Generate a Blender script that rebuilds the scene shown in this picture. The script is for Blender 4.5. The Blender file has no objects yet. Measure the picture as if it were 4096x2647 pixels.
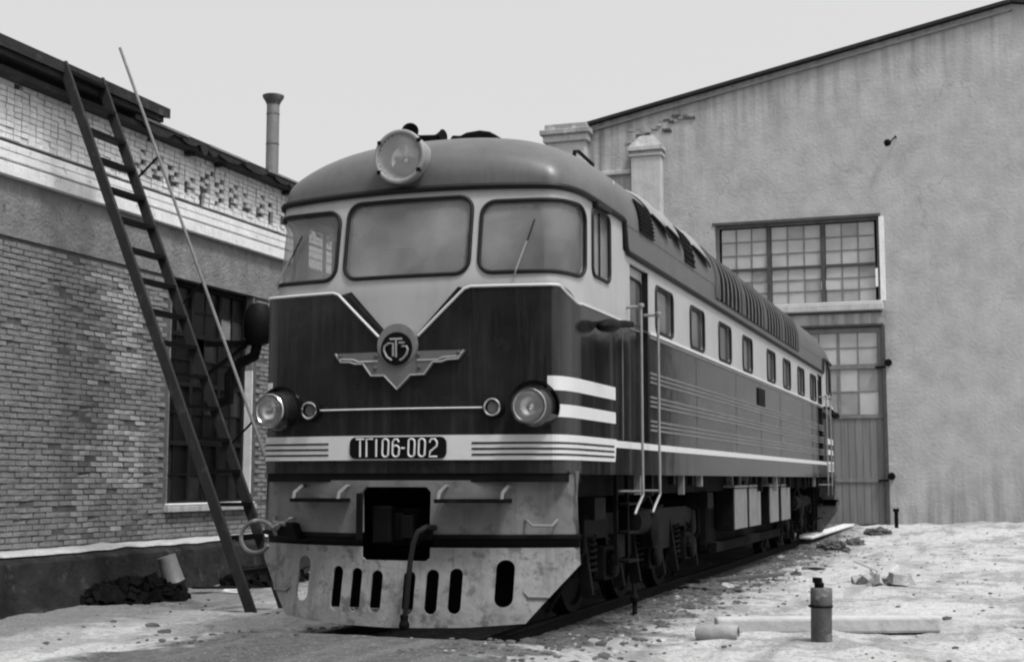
import bpy, bmesh, math, random
from mathutils import Vector, Matrix, noise
from mathutils.geometry import delaunay_2d_cdt
random.seed(7)
R = math.radians
sc = bpy.context.scene
COL = sc.collection

# ------------------------------------------------------------------ camera
cam_d = bpy.data.cameras.new('camera'); cam = bpy.data.objects.new('camera', cam_d); COL.objects.link(cam)
YAW, PITCH, FPX = .3388, .1080, 5452.0
cam.location = (5.185, -11.136, 1.428)
fw = Vector((-math.sin(YAW)*math.cos(PITCH), math.cos(YAW)*math.cos(PITCH), math.sin(PITCH)))
rt = Vector((math.cos(YAW), math.sin(YAW), 0)); up = rt.cross(fw)
cam.rotation_euler = Matrix((rt, up, -fw)).transposed().to_euler()
cam_d.sensor_fit = 'HORIZONTAL'; cam_d.sensor_width = 36; cam_d.lens = FPX/4096*36
cam_d.clip_start = .1; cam_d.clip_end = 2000
sc.camera = cam

# ------------------------------------------------------------------ sky, sun, exposure
w = bpy.data.worlds.new('World'); sc.world = w; w.use_nodes = True
nt = w.node_tree; nt.nodes.clear()
SUN_EL, SUN_AZ = R(63), R(120)        # azimuth clockwise from +Y
sky = nt.nodes.new('ShaderNodeTexSky'); sky.sky_type = 'NISHITA'; sky.sun_disc = False
sky.sun_elevation = SUN_EL; sky.sun_rotation = SUN_AZ; sky.air_density = 1.0; sky.dust_density = 8.0; sky.ozone_density = 1.0
bw = nt.nodes.new('ShaderNodeRGBToBW')
bg = nt.nodes.new('ShaderNodeBackground'); bg.inputs['Strength'].default_value = .113
wo = nt.nodes.new('ShaderNodeOutputWorld')
nt.links.new(sky.outputs[0], bw.inputs[0]); cloud = nt.nodes.new('ShaderNodeMix'); cloud.data_type = 'FLOAT'     # even veil of cloud over the clear sky
cloud.inputs[0].default_value = .72; cloud.inputs[3].default_value = 2.6
nt.links.new(bw.outputs[0], cloud.inputs[2]); nt.links.new(cloud.outputs[0], bg.inputs[0]); nt.links.new(bg.outputs[0], wo.inputs[0])
sd = bpy.data.lights.new('sun', 'SUN'); sun = bpy.data.objects.new('sun', sd); COL.objects.link(sun)
sd.energy = 1.1; sd.angle = R(10); sd.color = (1, 1, 1)
sdir = Vector((math.sin(SUN_AZ)*math.cos(SUN_EL), math.cos(SUN_AZ)*math.cos(SUN_EL), math.sin(SUN_EL)))
sun.rotation_euler = sdir.to_track_quat('Z', 'Y').to_euler(); sun.location = (20, -10, 30)
sc.view_settings.view_transform = 'Standard'; sc.view_settings.look = 'None'
sc.view_settings.exposure = 1.42; sc.view_settings.gamma = 1.0; sc.view_settings.use_curve_mapping = False
sc.cycles.filter_width = 2.2
sc.cycles.max_bounces = 8; sc.cycles.transparent_max_bounces = 12

# ------------------------------------------------------------------ materials
MATS = {}
def mat(name, base, rough=.6, var=.25, scale=3.0, bump=0.0, bscale=30.0, metal=0.0, stretch=None, spots=0.0, spot_col=.04, spot_scale=6.0, spot_lo=.58, spot_w=.10, drips=0.0, spec=.5, streak=0.0, streak_col=.5):
    m = bpy.data.materials.new(name); m.use_nodes = True; MATS[name] = m
    n = m.node_tree.nodes; l = m.node_tree.links
    p = n['Principled BSDF']; p.inputs['Roughness'].default_value = rough; p.inputs['Metallic'].default_value = metal
    p.inputs['Specular IOR Level'].default_value = spec
    tc = n.new('ShaderNodeTexCoord'); mp = n.new('ShaderNodeMapping'); l.new(tc.outputs['Object'], mp.inputs[0])
    if stretch: mp.inputs['Scale'].default_value = stretch
    nz = n.new('ShaderNodeTexNoise'); nz.inputs['Scale'].default_value = scale; nz.inputs['Detail'].default_value = 7; nz.inputs['Roughness'].default_value = .62
    l.new(mp.outputs[0], nz.inputs['Vector'])
    mr = n.new('ShaderNodeMapRange'); mr.inputs['From Min'].default_value = .25; mr.inputs['From Max'].default_value = .75
    mr.inputs['To Min'].default_value = base*(1-var); mr.inputs['To Max'].default_value = min(.95, base*(1+var))
    l.new(nz.outputs['Fac'], mr.inputs['Value'])
    out = mr.outputs[0]
    def layer(col, scale_, lo, hi, amt, strv=None):
        nonlocal out
        mp2 = n.new('ShaderNodeMapping'); l.new(tc.outputs['Object'], mp2.inputs[0]); mp2.inputs['Location'].default_value = (3.1, 7.7, 1.3)
        if strv: mp2.inputs['Scale'].default_value = strv
        n2 = n.new('ShaderNodeTexNoise'); n2.inputs['Scale'].default_value = scale_; n2.inputs['Detail'].default_value = 6; n2.inputs['Roughness'].default_value = .7
        l.new(mp2.outputs[0], n2.inputs['Vector'])
        r2 = n.new('ShaderNodeMapRange'); r2.inputs['From Min'].default_value = lo; r2.inputs['From Max'].default_value = hi
        r2.inputs['To Max'].default_value = amt; l.new(n2.outputs['Fac'], r2.inputs['Value'])
        mx = n.new('ShaderNodeMix'); mx.data_type = 'FLOAT'; l.new(r2.outputs[0], mx.inputs[0]); l.new(out, mx.inputs[2]); mx.inputs[3].default_value = col
        out = mx.outputs[0]
    if spots: layer(spot_col, spot_scale, spot_lo, spot_lo+spot_w, spots)
    if drips: layer(base*.45, 3.0, .50, .66, drips, (3.0, 3.0, .10)); layer(spot_col, 14, .60, .66, drips)
    if streak: layer(min(.9, base*streak_col), 4.0, .48, .70, streak, (2.4, 2.4, .16))
    cb = n.new('ShaderNodeCombineColor'); 
    for i in range(3): l.new(out, cb.inputs[i])
    l.new(cb.outputs[0], p.inputs['Base Color'])
    if bump:
        nb = n.new('ShaderNodeTexNoise'); nb.inputs['Scale'].default_value = bscale; nb.inputs['Detail'].default_value = 5; l.new(mp.outputs[0], nb.inputs['Vector'])
        b = n.new('ShaderNodeBump'); b.inputs['Strength'].default_value = bump; b.inputs['Distance'].default_value = .03
        l.new(nb.outputs['Fac'], b.inputs['Height']); l.new(b.outputs[0], p.inputs['Normal'])
    return m
mat('nose_dark', .013, .17, .6, 1.3, .22, 1.2, streak=.7, streak_col=2.8, spec=.42, spots=.35, spot_col=.03, spot_scale=2.5)
mat('side_dark', .018, .10, .5, 1.2, .22, 1.3, stretch=(1, .6, 1), streak=.85, streak_col=2.6, spec=.5)
mat('white_paint', .37, .42, .10, 2.0, .04, 4, streak=.35, streak_col=.72)
mat('trim_white', .58, .4, .06, 5)
mat('roof_grey', .095, .40, .22, 2.5, .08, 8, streak=.5, streak_col=.6)
mat('pilot_grey', .145, .6, .28, 3, .35, 9, spots=.6, spot_col=.05, spot_scale=3.8, spot_lo=.56, spot_w=.08, drips=.4)
mat('plow_grey', .215, .65, .30, 3, .4, 10, spots=.8, spot_col=.07, spot_scale=4.2, spot_lo=.54, spot_w=.08, drips=.55)
mat('black_iron', .0045, .6, .4, 6, .2, 20, spec=.10)
mat('dark_iron', .005, .65, .5, 5, .25, 18, spots=.6, spot_col=.02, spot_scale=7, spec=.06)
mat('rubber', .008, .6, .3, 8, spec=.25)
mat('steel_bright', .24, .45, .2, 8, metal=.3)
mat('chrome', .42, .2, .05, 8, metal=1.0)
mat('reflector', .40, .22, .2, 9, metal=1.0)
mat('rib_paint', .15, .3, .3, 4, stretch=(1, .3, 1))
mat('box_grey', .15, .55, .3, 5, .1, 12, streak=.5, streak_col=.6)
mat('bolt', .06, .5, .2, 9)
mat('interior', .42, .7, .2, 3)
mat('louver_dark', .006, .8, .3, 5, spec=.05)
mat('louver_rib', .16, .6, .3, 5, spec=.2)
mat('brick', .20, .88, .3, 5, .7, 40, spots=.4, spot_col=.30, spot_scale=4)
mat('mortar', .085, .95, .4, 8, .5, 40)
mat('plaster_grey', .19, .9, .35, 2.6, .8, 22, spots=.8, spot_col=.07, spot_scale=7, streak=.4, streak_col=.65)
mat('whitewash', .74, .9, .14, 4, .4, 40, spots=.6, spot_col=.25, spot_scale=8, streak=.3, streak_col=.6)
mat('whitewash_dirty', .40, .9, .2, 4, .4, 40, spots=.8, spot_col=.16, spot_scale=6, streak=.6, streak_col=.45)
mat('tar', .006, .9, .5, 3, .5, 14, spec=.08)
mat('roofing', .012, .9, .5, 4, .5, 16, spots=.6, spot_col=.09, spot_scale=3)
mat('old_wood_dark', .011, .85, .5, 4, .3, 20, stretch=(1, 1, .3), spec=.15)
mat('ladder_wood', .013, .85, .5, 5, .3, 20, stretch=(2, 2, .4), spots=.4, spot_col=.09, spot_scale=5)
mat('rail_pole', .16, .65, .3, 6)
mat('hall_plaster', .37, .92, .20, 1.6, .6, 12, spots=.18, spot_col=.24, spot_scale=.6, streak=.25, streak_col=.75)
mat('hall_brick_white', .44, .9, .18, 3, .35, 18, spots=.5, spot_col=.22, spot_scale=3, streak=.5, streak_col=.6)
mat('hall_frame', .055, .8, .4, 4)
mat('muntin', .16, .8, .3, 5)
mat('hall_pane', .40, .25, .16, 1.6, spots=.4, spot_col=.30, spot_scale=1.2)
mat('door_wood', .17, .85, .28, 2.2, .25, 20, stretch=(3, 3, .25), streak=.5, streak_col=.65)
mat('door_wood_upper', .23, .85, .2, 2.2, .2, 20, stretch=(3, 3, .25))
mat('snow', .58, .8, .08, 3, .35, 9)
mat('stone', .30, .9, .4, 3, .6, 12, spots=.6, spot_col=.75, spot_scale=3)
mat('rubble_dark', .07, .9, .5, 5, .6, 15)
mat('beam_wood', .42, .85, .22, 3, .4, 14, stretch=(1, 1, 1), spots=.6, spot_col=.25, spot_scale=5)
mat('galvanised', .20, .5, .25, 5, .1, 12, metal=.3)
mat('stack_steel', .17, .6, .25, 4, .15, 10)
mat('hydrant', .09, .75, .5, 6, .4, 18, spots=.8, spot_col=.30, spot_scale=5)
mat('window_glass_dark', .010, .3, .5, 1.1, spots=.4, spot_col=.03, spot_scale=2, spec=.2)
mat('window_glass_grey', .028, .2, .5, 1.5, spec=.4)
mat('hall_pane_dim', .29, .3, .25, 1.6, spots=.5, spot_col=.20, spot_scale=1.5)
mat('hall_pane_pale', .45, .2, .15, 1.6)
mat('plinth_tar', .022, .9, .6, 3, .8, 12, spots=.5, spot_col=.09, spot_scale=4, spec=.1)
mat('sleeper_wood', .05, .9, .5, 4, .5, 20)

mat('emblem_alloy', .115, .4, .25, 6)
mat('hatch_grey', .24, .5, .2, 3)

def hall_stain():
    m = MATS['hall_plaster']; n = m.node_tree.nodes; l = m.node_tree.links; p = n['Principled BSDF']
    src = p.inputs['Base Color'].links[0].from_socket
    tc = n.new('ShaderNodeTexCoord'); sp = n.new('ShaderNodeSeparateXYZ'); l.new(tc.outputs['Object'], sp.inputs[0])
    def M(op, a, b):
        t = n.new('ShaderNodeMath'); t.operation = op
        for i, q in enumerate((a, b)):
            if isinstance(q, (int, float)): t.inputs[i].default_value = q
            else: l.new(q, t.inputs[i])
        return t.outputs[0]
    def G(v, a, b, c, d):
        t = n.new('ShaderNodeMapRange'); 
        for k, q in zip(('From Min', 'From Max', 'To Min', 'To Max'), (a, b, c, d)): t.inputs[k].default_value = q
        l.new(v, t.inputs['Value']); return t.outputs[0]
    mp = n.new('ShaderNodeMapping'); mp.inputs['Scale'].default_value = (5, 5, .30); l.new(tc.outputs['Object'], mp.inputs[0])
    nz = n.new('ShaderNodeTexNoise'); nz.inputs['Scale'].default_value = 1.0; nz.inputs['Detail'].default_value = 7; l.new(mp.outputs[0], nz.inputs['Vector'])
    drip = G(nz.outputs['Fac'], .42, .66, 0, 1)
    x, z = sp.outputs[0], sp.outputs[2]
    roofd = M('SUBTRACT', M('ADD', M('MULTIPLY', x, .197), 12.98), z)          # metres below the verge
    a1 = G(roofd, 0, 2.2, .55, .0)
    sill = M('MULTIPLY', M('MULTIPLY', G(z, 4.6, 5.95, 0, .8), G(z, 5.96, 6.0, 1, 0)), M('MULTIPLY', G(x, -2.6, -2.2, 0, 1), G(x, 2.45, 2.8, 1, 0)))
    foot = G(z, .2, 2.0, .7, 0)
    corner = M('MULTIPLY', G(x, -5.9, -2.2, .8, 0), G(z, 8.0, 10.5, .3, 1))
    amt = M('MULTIPLY', drip, M('MAXIMUM', M('MAXIMUM', a1, sill), M('MAXIMUM', foot, corner)))
    mx = n.new('ShaderNodeMix'); mx.data_type = 'RGBA'; l.new(amt, mx.inputs[0]); l.new(src, mx.inputs[6]); mx.inputs[7].default_value = (.11, .11, .11, 1)
    # thin cracks
    wv = n.new('ShaderNodeTexVoronoi'); wv.feature = 'DISTANCE_TO_EDGE'; wv.inputs['Scale'].default_value = .33
    nd = n.new('ShaderNodeTexNoise'); nd.inputs['Scale'].default_value = 1.2; nd.inputs['Detail'].default_value = 6; l.new(tc.outputs['Object'], nd.inputs['Vector'])
    ad = n.new('ShaderNodeMix'); ad.data_type = 'VECTOR'; ad.inputs[0].default_value = .12; l.new(tc.outputs['Object'], ad.inputs[4]); 
    vs = n.new('ShaderNodeVectorMath'); vs.operation = 'SCALE'; vs.inputs['Scale'].default_value = 9.0; l.new(nd.outputs['Color'], vs.inputs[0]); l.new(vs.outputs[0], ad.inputs[5]); l.new(ad.outputs[1], wv.inputs['Vector'])
    ck = M('MULTIPLY', G(wv.outputs['Distance'], 0, .008, .30, 0), G(nd.outputs['Fac'], .48, .60, 0, 1))
    m2 = n.new('ShaderNodeMix'); m2.data_type = 'RGBA'; l.new(ck, m2.inputs[0]); l.new(mx.outputs[2], m2.inputs[6]); m2.inputs[7].default_value = (.08, .08, .08, 1)
    l.new(m2.outputs[2], p.inputs['Base Color'])
hall_stain()

def glass(name, base, rough, alpha):
    m = bpy.data.materials.new(name); m.use_nodes = True; MATS[name] = m
    n = m.node_tree.nodes; l = m.node_tree.links; p = n['Principled BSDF']
    p.inputs['Roughness'].default_value = rough; p.inputs['Specular IOR Level'].default_value = .8
    tc = n.new('ShaderNodeTexCoord'); nz = n.new('ShaderNodeTexNoise'); nz.inputs['Scale'].default_value = 1.3; nz.inputs['Detail'].default_value = 6
    l.new(tc.outputs['Object'], nz.inputs['Vector'])
    mr = n.new('ShaderNodeMapRange'); mr.inputs['From Min'].default_value = .3; mr.inputs['From Max'].default_value = .7
    mr.inputs['To Min'].default_value = base*.7; mr.inputs['To Max'].default_value = base*1.35; l.new(nz.outputs['Fac'], mr.inputs['Value'])
    cb = n.new('ShaderNodeCombineColor')
    for i in range(3): l.new(mr.outputs[0], cb.inputs[i])
    l.new(cb.outputs[0], p.inputs['Base Color'])
    m2 = n.new('ShaderNodeMapRange'); m2.inputs['From Min'].default_value = .3; m2.inputs['From Max'].default_value = .7
    m2.inputs['To Min'].default_value = alpha-.12; m2.inputs['To Max'].default_value = min(1, alpha+.12); l.new(nz.outputs['Fac'], m2.inputs['Value'])
    l.new(m2.outputs[0], p.inputs['Alpha'])
glass('pale_glass', .30, .03, .54)  # grey base colour stands in for sky reflected in the panes
glass('side_glass', .10, .10, .80)
glass('lens_glass', .6, .05, .16)

def ground_mat():
    m = bpy.data.materials.new('snowy_ground'); m.use_nodes = True; MATS['ground'] = m
    n = m.node_tree.nodes; l = m.node_tree.links; p = n['Principled BSDF']; p.inputs['Roughness'].default_value = .9
    tc = n.new('ShaderNodeTexCoord'); sep = n.new('ShaderNodeSeparateXYZ'); l.new(tc.outputs['Object'], sep.inputs[0])
    def nz(scale, detail=8, rough=.62, vec=None):
        t = n.new('ShaderNodeTexNoise'); t.inputs['Scale'].default_value = scale; t.inputs['Detail'].default_value = detail; t.inputs['Roughness'].default_value = rough
        l.new(vec or tc.outputs['Object'], t.inputs['Vector']); return t.outputs['Fac']
    def rng(v, a, b, c=0, d=1):
        t = n.new('ShaderNodeMapRange'); t.inputs['From Min'].default_value = a; t.inputs['From Max'].default_value = b
        t.inputs['To Min'].default_value = c; t.inputs['To Max'].default_value = d; l.new(v, t.inputs['Value']); return t.outputs[0]
    def mth(op, a, b):
        t = n.new('ShaderNodeMath'); t.operation = op; t.use_clamp = op in ('MULTIPLY',)
        for i, q in enumerate((a, b)):
            if isinstance(q, (int, float)): t.inputs[i].default_value = q
            else: l.new(q, t.inputs[i])
        return t.outputs[0]
    def mix(f, a, b):
        t = n.new('ShaderNodeMix'); t.data_type = 'FLOAT'
        for k, q in ((0, f), (2, a), (3, b)):
            if isinstance(q, (int, float)): t.inputs[k].default_value = q
            else: l.new(q, t.inputs[k])
        return t.outputs[0]
    big = nz(.55); mid = nz(2.2); fine = nz(9); vfine = nz(30)
    snow = rng(mid, .3, .7, .42, .66)
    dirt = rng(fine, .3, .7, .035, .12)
    # oily strip along the track: |x| plus noise
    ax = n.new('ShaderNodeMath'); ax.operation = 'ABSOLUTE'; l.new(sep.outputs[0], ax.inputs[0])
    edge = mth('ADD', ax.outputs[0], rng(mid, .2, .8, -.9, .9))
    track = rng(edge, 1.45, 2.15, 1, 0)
    trod = mth('MAXIMUM', rng(mth('ADD', mth('MULTIPLY', big, .5), mth('ADD', mth('MULTIPLY', mid, .35), mth('MULTIPLY', fine, .15))), .50, .545), rng(fine, .62, .70, 0, .8))
    # bare muddy ground in front of the brick building (x < -4)
    mud = mth('MULTIPLY', rng(mth('ADD', sep.outputs[0], rng(mid, .2, .8, -.8, .8)), -5.0, -3.6, 1, 0), rng(fine, .25, .6, .6, 1))
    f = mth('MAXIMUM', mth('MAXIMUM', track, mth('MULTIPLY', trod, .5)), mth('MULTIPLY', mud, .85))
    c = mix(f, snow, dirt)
    mpv = n.new('ShaderNodeMapping'); mpv.inputs['Scale'].default_value = (2.6, .35, 1); l.new(tc.outputs['Object'], mpv.inputs[0])
    mpv2 = n.new('ShaderNodeMapping'); mpv2.inputs['Location'].default_value = (5, 2, 1); l.new(tc.outputs['Object'], mpv2.inputs[0])
    rut = nz(1.0, 6, .6, mpv.outputs[0])
    c = mix(rng(rut, .52, .66, 0, .55), c, .17)
    c = mix(rng(nz(22, 5, .7), .56, .61, 0, .7), c, .11)
    c = mix(rng(nz(36, 4, .7, mpv2.outputs[0]), .60, .64, 0, .55), c, .62)
    c = mix(rng(nz(70, 3, .7), .57, .64, 0, .55), c, .07)
    cb = n.new('ShaderNodeCombineColor')
    for i in range(3): l.new(c, cb.inputs[i])
    l.new(cb.outputs[0], p.inputs['Base Color'])
    b = n.new('ShaderNodeBump'); b.inputs['Strength'].default_value = .9; b.inputs['Distance'].default_value = .07
    l.new(mth('ADD', fine, mth('MULTIPLY', vfine, .5)), b.inputs['Height']); l.new(b.outputs[0], p.inputs['Normal'])
ground_mat()

# ------------------------------------------------------------------ mesh helpers
def V(*a): return Vector(a)
class MB:
    def __init__(s): s.v = []; s.f = []
    def add(s, vs, fs):
        k = len(s.v); s.v += [tuple(p) for p in vs]; s.f += [tuple(i+k for i in f) for f in fs]; return s
    def box(s, x0, x1, y0, y1, z0, z1):
        vs = [(x, y, z) for z in (z0, z1) for y in (y0, y1) for x in (x0, x1)]
        return s.add(vs, [(0, 2, 3, 1), (4, 5, 7, 6), (0, 1, 5, 4), (2, 6, 7, 3), (0, 4, 6, 2), (1, 3, 7, 5)])
    def bar(s, a, b, wx, wz, upv=(0, 0, 1)):           # rectangular bar a->b
        a, b = Vector(a), Vector(b); d = (b-a).normalized(); u = Vector(upv)
        r = d.cross(u)
        if r.length < 1e-4: r = d.cross(Vector((0, 1, 0)))
        r.normalize(); u = r.cross(d)
        vs = [p + r*sx*wx/2 + u*sz*wz/2 for p in (a, b) for sx, sz in ((-1, -1), (1, -1), (1, 1), (-1, 1))]
        return s.add(vs, [(3, 2, 1, 0), (4, 5, 6, 7)] + [(i, (i+1) % 4, 4+(i+1) % 4, 4+i) for i in range(4)])
    def tube(s, path, r, n=8, closed=False):
        path = [Vector(p) for p in path]; m = len(path); rr = r if isinstance(r, (list, tuple)) else [r]*m
        rings = []; prev = None
        for i, p in enumerate(path):
            if closed: d = path[(i+1) % m]-path[i-1]
            else: d = path[min(i+1, m-1)]-path[max(i-1, 0)]
            d.normalize()
            if prev is None:
                u = d.cross(Vector((0, 0, 1)))
                if u.length < .05: u = d.cross(Vector((1, 0, 0)))
            else: u = prev-d*prev.dot(d)
            u.normalize(); prev = u; v = d.cross(u)
            rings.append([p+(u*math.cos(2*math.pi*k/n)+v*math.sin(2*math.pi*k/n))*rr[i] for k in range(n)])
        vs = [q for g in rings for q in g]; fs = []
        for i in range(m if closed else m-1):
            j = (i+1) % m
            fs += [(i*n+k, i*n+(k+1) % n, j*n+(k+1) % n, j*n+k) for k in range(n)]
        if not closed: fs += [tuple(range(n))[::-1], tuple((m-1)*n+k for k in range(n))]
        return s.add(vs, fs)
    def lathe(s, prof, o, axis=(0, 0, 1), n=20, squash=1, caps=True):    # prof [(radius, height)]
        o = Vector(o); ax = Vector(axis).normalized(); u = ax.cross(Vector((0, 0, 1)))
        if u.length < .05: u = Vector((1, 0, 0))
        u.normalize(); v = ax.cross(u); vs = []
        for r, h in prof:
            for k in range(n):
                a = 2*math.pi*k/n; vs.append(o+ax*h+(u*math.cos(a)+v*math.sin(a)*squash)*r)
        m = len(prof); fs = [(i*n+k, i*n+(k+1) % n, (i+1)*n+(k+1) % n, (i+1)*n+k) for i in range(m-1) for k in range(n)]
        if caps: fs += [tuple(range(n))[::-1], tuple((m-1)*n+k for k in range(n))]
        return s.add(vs, fs)
    def grid(s, rows):
        n = len(rows[0]); vs = [p for r in rows for p in r]
        return s.add(vs, [(i*n+k, i*n+k+1, (i+1)*n+k+1, (i+1)*n+k) for i in range(len(rows)-1) for k in range(n-1)])
    def prism(s, poly, fa, fb):
        n = len(poly); vs = [fa(*p) for p in poly]+[fb(*p) for p in poly]
        return s.add(vs, [tuple(range(n)), tuple(range(2*n-1, n-1, -1))]+[(i, i+n, (i+1) % n+n, (i+1) % n) for i in range(n)])
    def sheet(s, outer, holes=(), fn=None, fb=None, step=None):
        P = []; E = []
        def res(lp):
            o = []
            for i, a in enumerate(lp):
                b = lp[(i+1) % len(lp)]; k = 1
                if step: k = max(1, int(math.ceil(math.dist(a, b)/step)))
                o += [(a[0]+(b[0]-a[0])*j/k, a[1]+(b[1]-a[1])*j/k) for j in range(k)]
            return o
        loops = [res(outer)]+[res(h) for h in holes]
        for lp in loops:
            k = len(P); P += lp; E += [(k+i, k+(i+1) % len(lp)) for i in range(len(lp))]
        def inside(p, lp):
            c = False; x, y = p
            for i in range(len(lp)):
                (x1, y1), (x2, y2) = lp[i-1], lp[i]
                if (y1 > y) != (y2 > y) and x < (x2-x1)*(y-y1)/(y2-y1)+x1: c = not c
            return c
        ok = lambda p: inside(p, loops[0]) and not any(inside(p, h) for h in loops[1:])
        if step:
            xs = [p[0] for p in loops[0]]; ys = [p[1] for p in loops[0]]; bd = list(P)
            nx = int((max(xs)-min(xs))/step); ny = int((max(ys)-min(ys))/step)
            for i in range(1, nx+1):
                for j in range(1, ny+1):
                    p = (min(xs)+i*step*.997, min(ys)+j*step*.993)
                    if ok(p) and all(abs(p[0]-q[0])+abs(p[1]-q[1]) > step*.55 for q in bd): P.append(p)
        vv, ee, ff, *_ = delaunay_2d_cdt([Vector(p) for p in P], E, [], 0, 1e-7)
        tri = [f for f in ff if ok(((vv[f[0]].x+vv[f[1]].x+vv[f[2]].x)/3, (vv[f[0]].y+vv[f[1]].y+vv[f[2]].y)/3))]
        if not fb: return s.add([fn(p.x, p.y) for p in vv], tri)
        n = len(vv); cnt = {}
        for f in tri:
            for a, b in ((f[0], f[1]), (f[1], f[2]), (f[2], f[0])): cnt[(a, b)] = 1
        rim = [(a, b, b+n, a+n) for (a, b) in cnt if (b, a) not in cnt]
        return s.add([fn(p.x, p.y) for p in vv]+[fb(p.x, p.y) for p in vv], tri+[(f[2]+n, f[1]+n, f[0]+n) for f in tri]+rim)
    def text(s, body, fn, height, width, bold=0.0):
        c = bpy.data.curves.new('tmp', 'FONT'); c.body = body; c.resolution_u = 3; c.offset = bold
        o = bpy.data.objects.new('tmp', c); COL.objects.link(o)
        me = bpy.data.meshes.new_from_object(o.evaluated_get(bpy.context.evaluated_depsgraph_get()))
        xs = [v.co.x for v in me.vertices]; ys = [v.co.y for v in me.vertices]
        x0, x1, y0, y1 = min(xs), max(xs), min(ys), max(ys)
        s.add([fn(((v.co.x-x0)/(x1-x0)-.5)*width, ((v.co.y-y0)/(y1-y0)-.5)*height) for v in me.vertices], [tuple(p.vertices) for p in me.polygons])
        bpy.data.objects.remove(o); bpy.data.meshes.remove(me); return s
def mesh_of(mb, m, smooth=False, name='m'):
    me = bpy.data.meshes.new(name); me.from_pydata([tuple(p) for p in mb.v], [], mb.f); me.validate()
    bm = bmesh.new(); bm.from_mesh(me); bmesh.ops.remove_doubles(bm, verts=bm.verts, dist=1e-5); bmesh.ops.recalc_face_normals(bm, faces=bm.faces); bm.to_mesh(me); bm.free()
    me.materials.append(MATS[m])
    if smooth:
        for p in me.polygons: p.use_smooth = True
        me.set_sharp_from_angle(angle=R(40))
    return me
def obj(name, mb, m, parent=None, smooth=False, bevel=0):
    o = bpy.data.objects.new(name, mesh_of(mb, m, smooth, name)); COL.objects.link(o)
    if parent is not None:
        o.parent = parent
        if parent.type == 'EMPTY': o.location = -parent.location
    if bevel:
        b = o.modifiers.new('bevel', 'BEVEL'); b.width = bevel; b.segments = 2; b.limit_method = 'ANGLE'; b.angle_limit = R(40)
    return o
def each(name, mb, m, parent=None, smooth=False, bevel=0):      # every connected piece becomes a part of its own
    par = list(range(len(mb.v)))
    def find(a):
        while par[a] != a: par[a] = par[par[a]]; a = par[a]
        return a
    for f in mb.f:
        for q in f[1:]: par[find(q)] = find(f[0])
    grp = {}
    for f in mb.f: grp.setdefault(find(f[0]), []).append(f)
    for fs in grp.values():
        ids = sorted({i for f in fs for i in f}); mp = {i: k for k, i in enumerate(ids)}
        g = MB(); g.add([mb.v[i] for i in ids], [tuple(mp[i] for i in f) for f in fs]); obj(name, g, m, parent, smooth, bevel)
def thing(name, label, cat, loc=(0, 0, 0), group=None):
    o = bpy.data.objects.new(name, None); COL.objects.link(o); o.location = loc; o.empty_display_size = .3
    o['label'] = label; o['category'] = cat
    if group: o['group'] = group
    return o
def tag(o, label, cat, group=None):
    o['label'] = label; o['category'] = cat
    if group: o['group'] = group
    return o
def piece(name, me, parent, loc, rot=(0, 0, 0), scale=(1, 1, 1)):     # shared-mesh piece
    o = bpy.data.objects.new(name, me); COL.objects.link(o); o.parent = parent
    L = Vector(loc)
    if parent.type == 'EMPTY': L = L-parent.location
    o.location = L; o.rotation_euler = rot; o.scale = scale; return o
def rrect(x0, x1, y0, y1, r, n=5):
    o = []
    for cx, cy, a0 in ((x1-r, y1-r, 0), (x0+r, y1-r, 90), (x0+r, y0+r, 180), (x1-r, y0+r, 270)):
        for k in range(n+1):
            a = R(a0+90*k/n); o.append((cx+r*math.cos(a), cy+r*math.sin(a)))
    return o
def rect(x0, x1, y0, y1): return [(x0, y0), (x1, y0), (x1, y1), (x0, y1)]
def dens(lp, step):
    o = []
    for i, a in enumerate(lp):
        b = lp[(i+1) % len(lp)]; k = max(1, int(math.dist(a, b)/step))
        o += [(a[0]+(b[0]-a[0])*j/k, a[1]+(b[1]-a[1])*j/k) for j in range(k)]
    return o
def odens(lp, step):
    o = []
    for a, b in zip(lp, lp[1:]):
        k = max(1, int(math.dist(a, b)/step)); o += [(a[0]+(b[0]-a[0])*j/k, a[1]+(b[1]-a[1])*j/k) for j in range(k)]
    return o+[lp[-1]]
def sm(a, b, x): t = max(0, min(1, (x-a)/(b-a))); return t*t*(3-2*t)

# ================================================================== ground and track
def gz(x, y):
    p = Vector((x*.55, y*.55, 0))
    z = -.17+.06*noise.fractal(p, .9, 2.1, 5)+.03*noise.fractal(Vector((x*2.6, y*2.2, 2)), .7, 2.2, 3)+.02*noise.noise(Vector((x*2.2, y*.35, 9)))
    t = 1-sm(.9, 1.9, abs(x)); z = z*(1-t)+(-.13+.015*noise.noise(Vector((x*5, y*5, 1))))*t
    z += .36*sm(20.5, 26.3, y)*(sm(-9, -5, x))+.10*sm(2.2, 5, x)*sm(12, 22, y)
    z += -.05*sm(-2, -4, x)
    z += .19*sm(.75, -.1, y)*(1-sm(1.6, 3.0, abs(x)))
    return z
def axis_pts(segs):
    o = []
    for a, b, st in segs:
        k = max(1, int(round((b-a)/st))); o += [a+(b-a)*i/k for i in range(k)]
    return o+[segs[-1][1]]
xs = axis_pts([(-400, -60, 85), (-60, -12, 12), (-12, -7, .5), (-7, 8, .13), (8, 14, .5), (14, 60, 11.5), (60, 400, 85)])
ys = axis_pts([(-400, -60, 85), (-60, -14, 11.5), (-14, -2, 1), (-2, 14, .13), (14, 28, .2), (28, 60, 4), (60, 800, 120)])
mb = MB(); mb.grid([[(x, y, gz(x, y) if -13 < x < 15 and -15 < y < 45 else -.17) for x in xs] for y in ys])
ground = obj('ground', mb, 'ground', smooth=True); ground['kind'] = 'structure'

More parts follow.
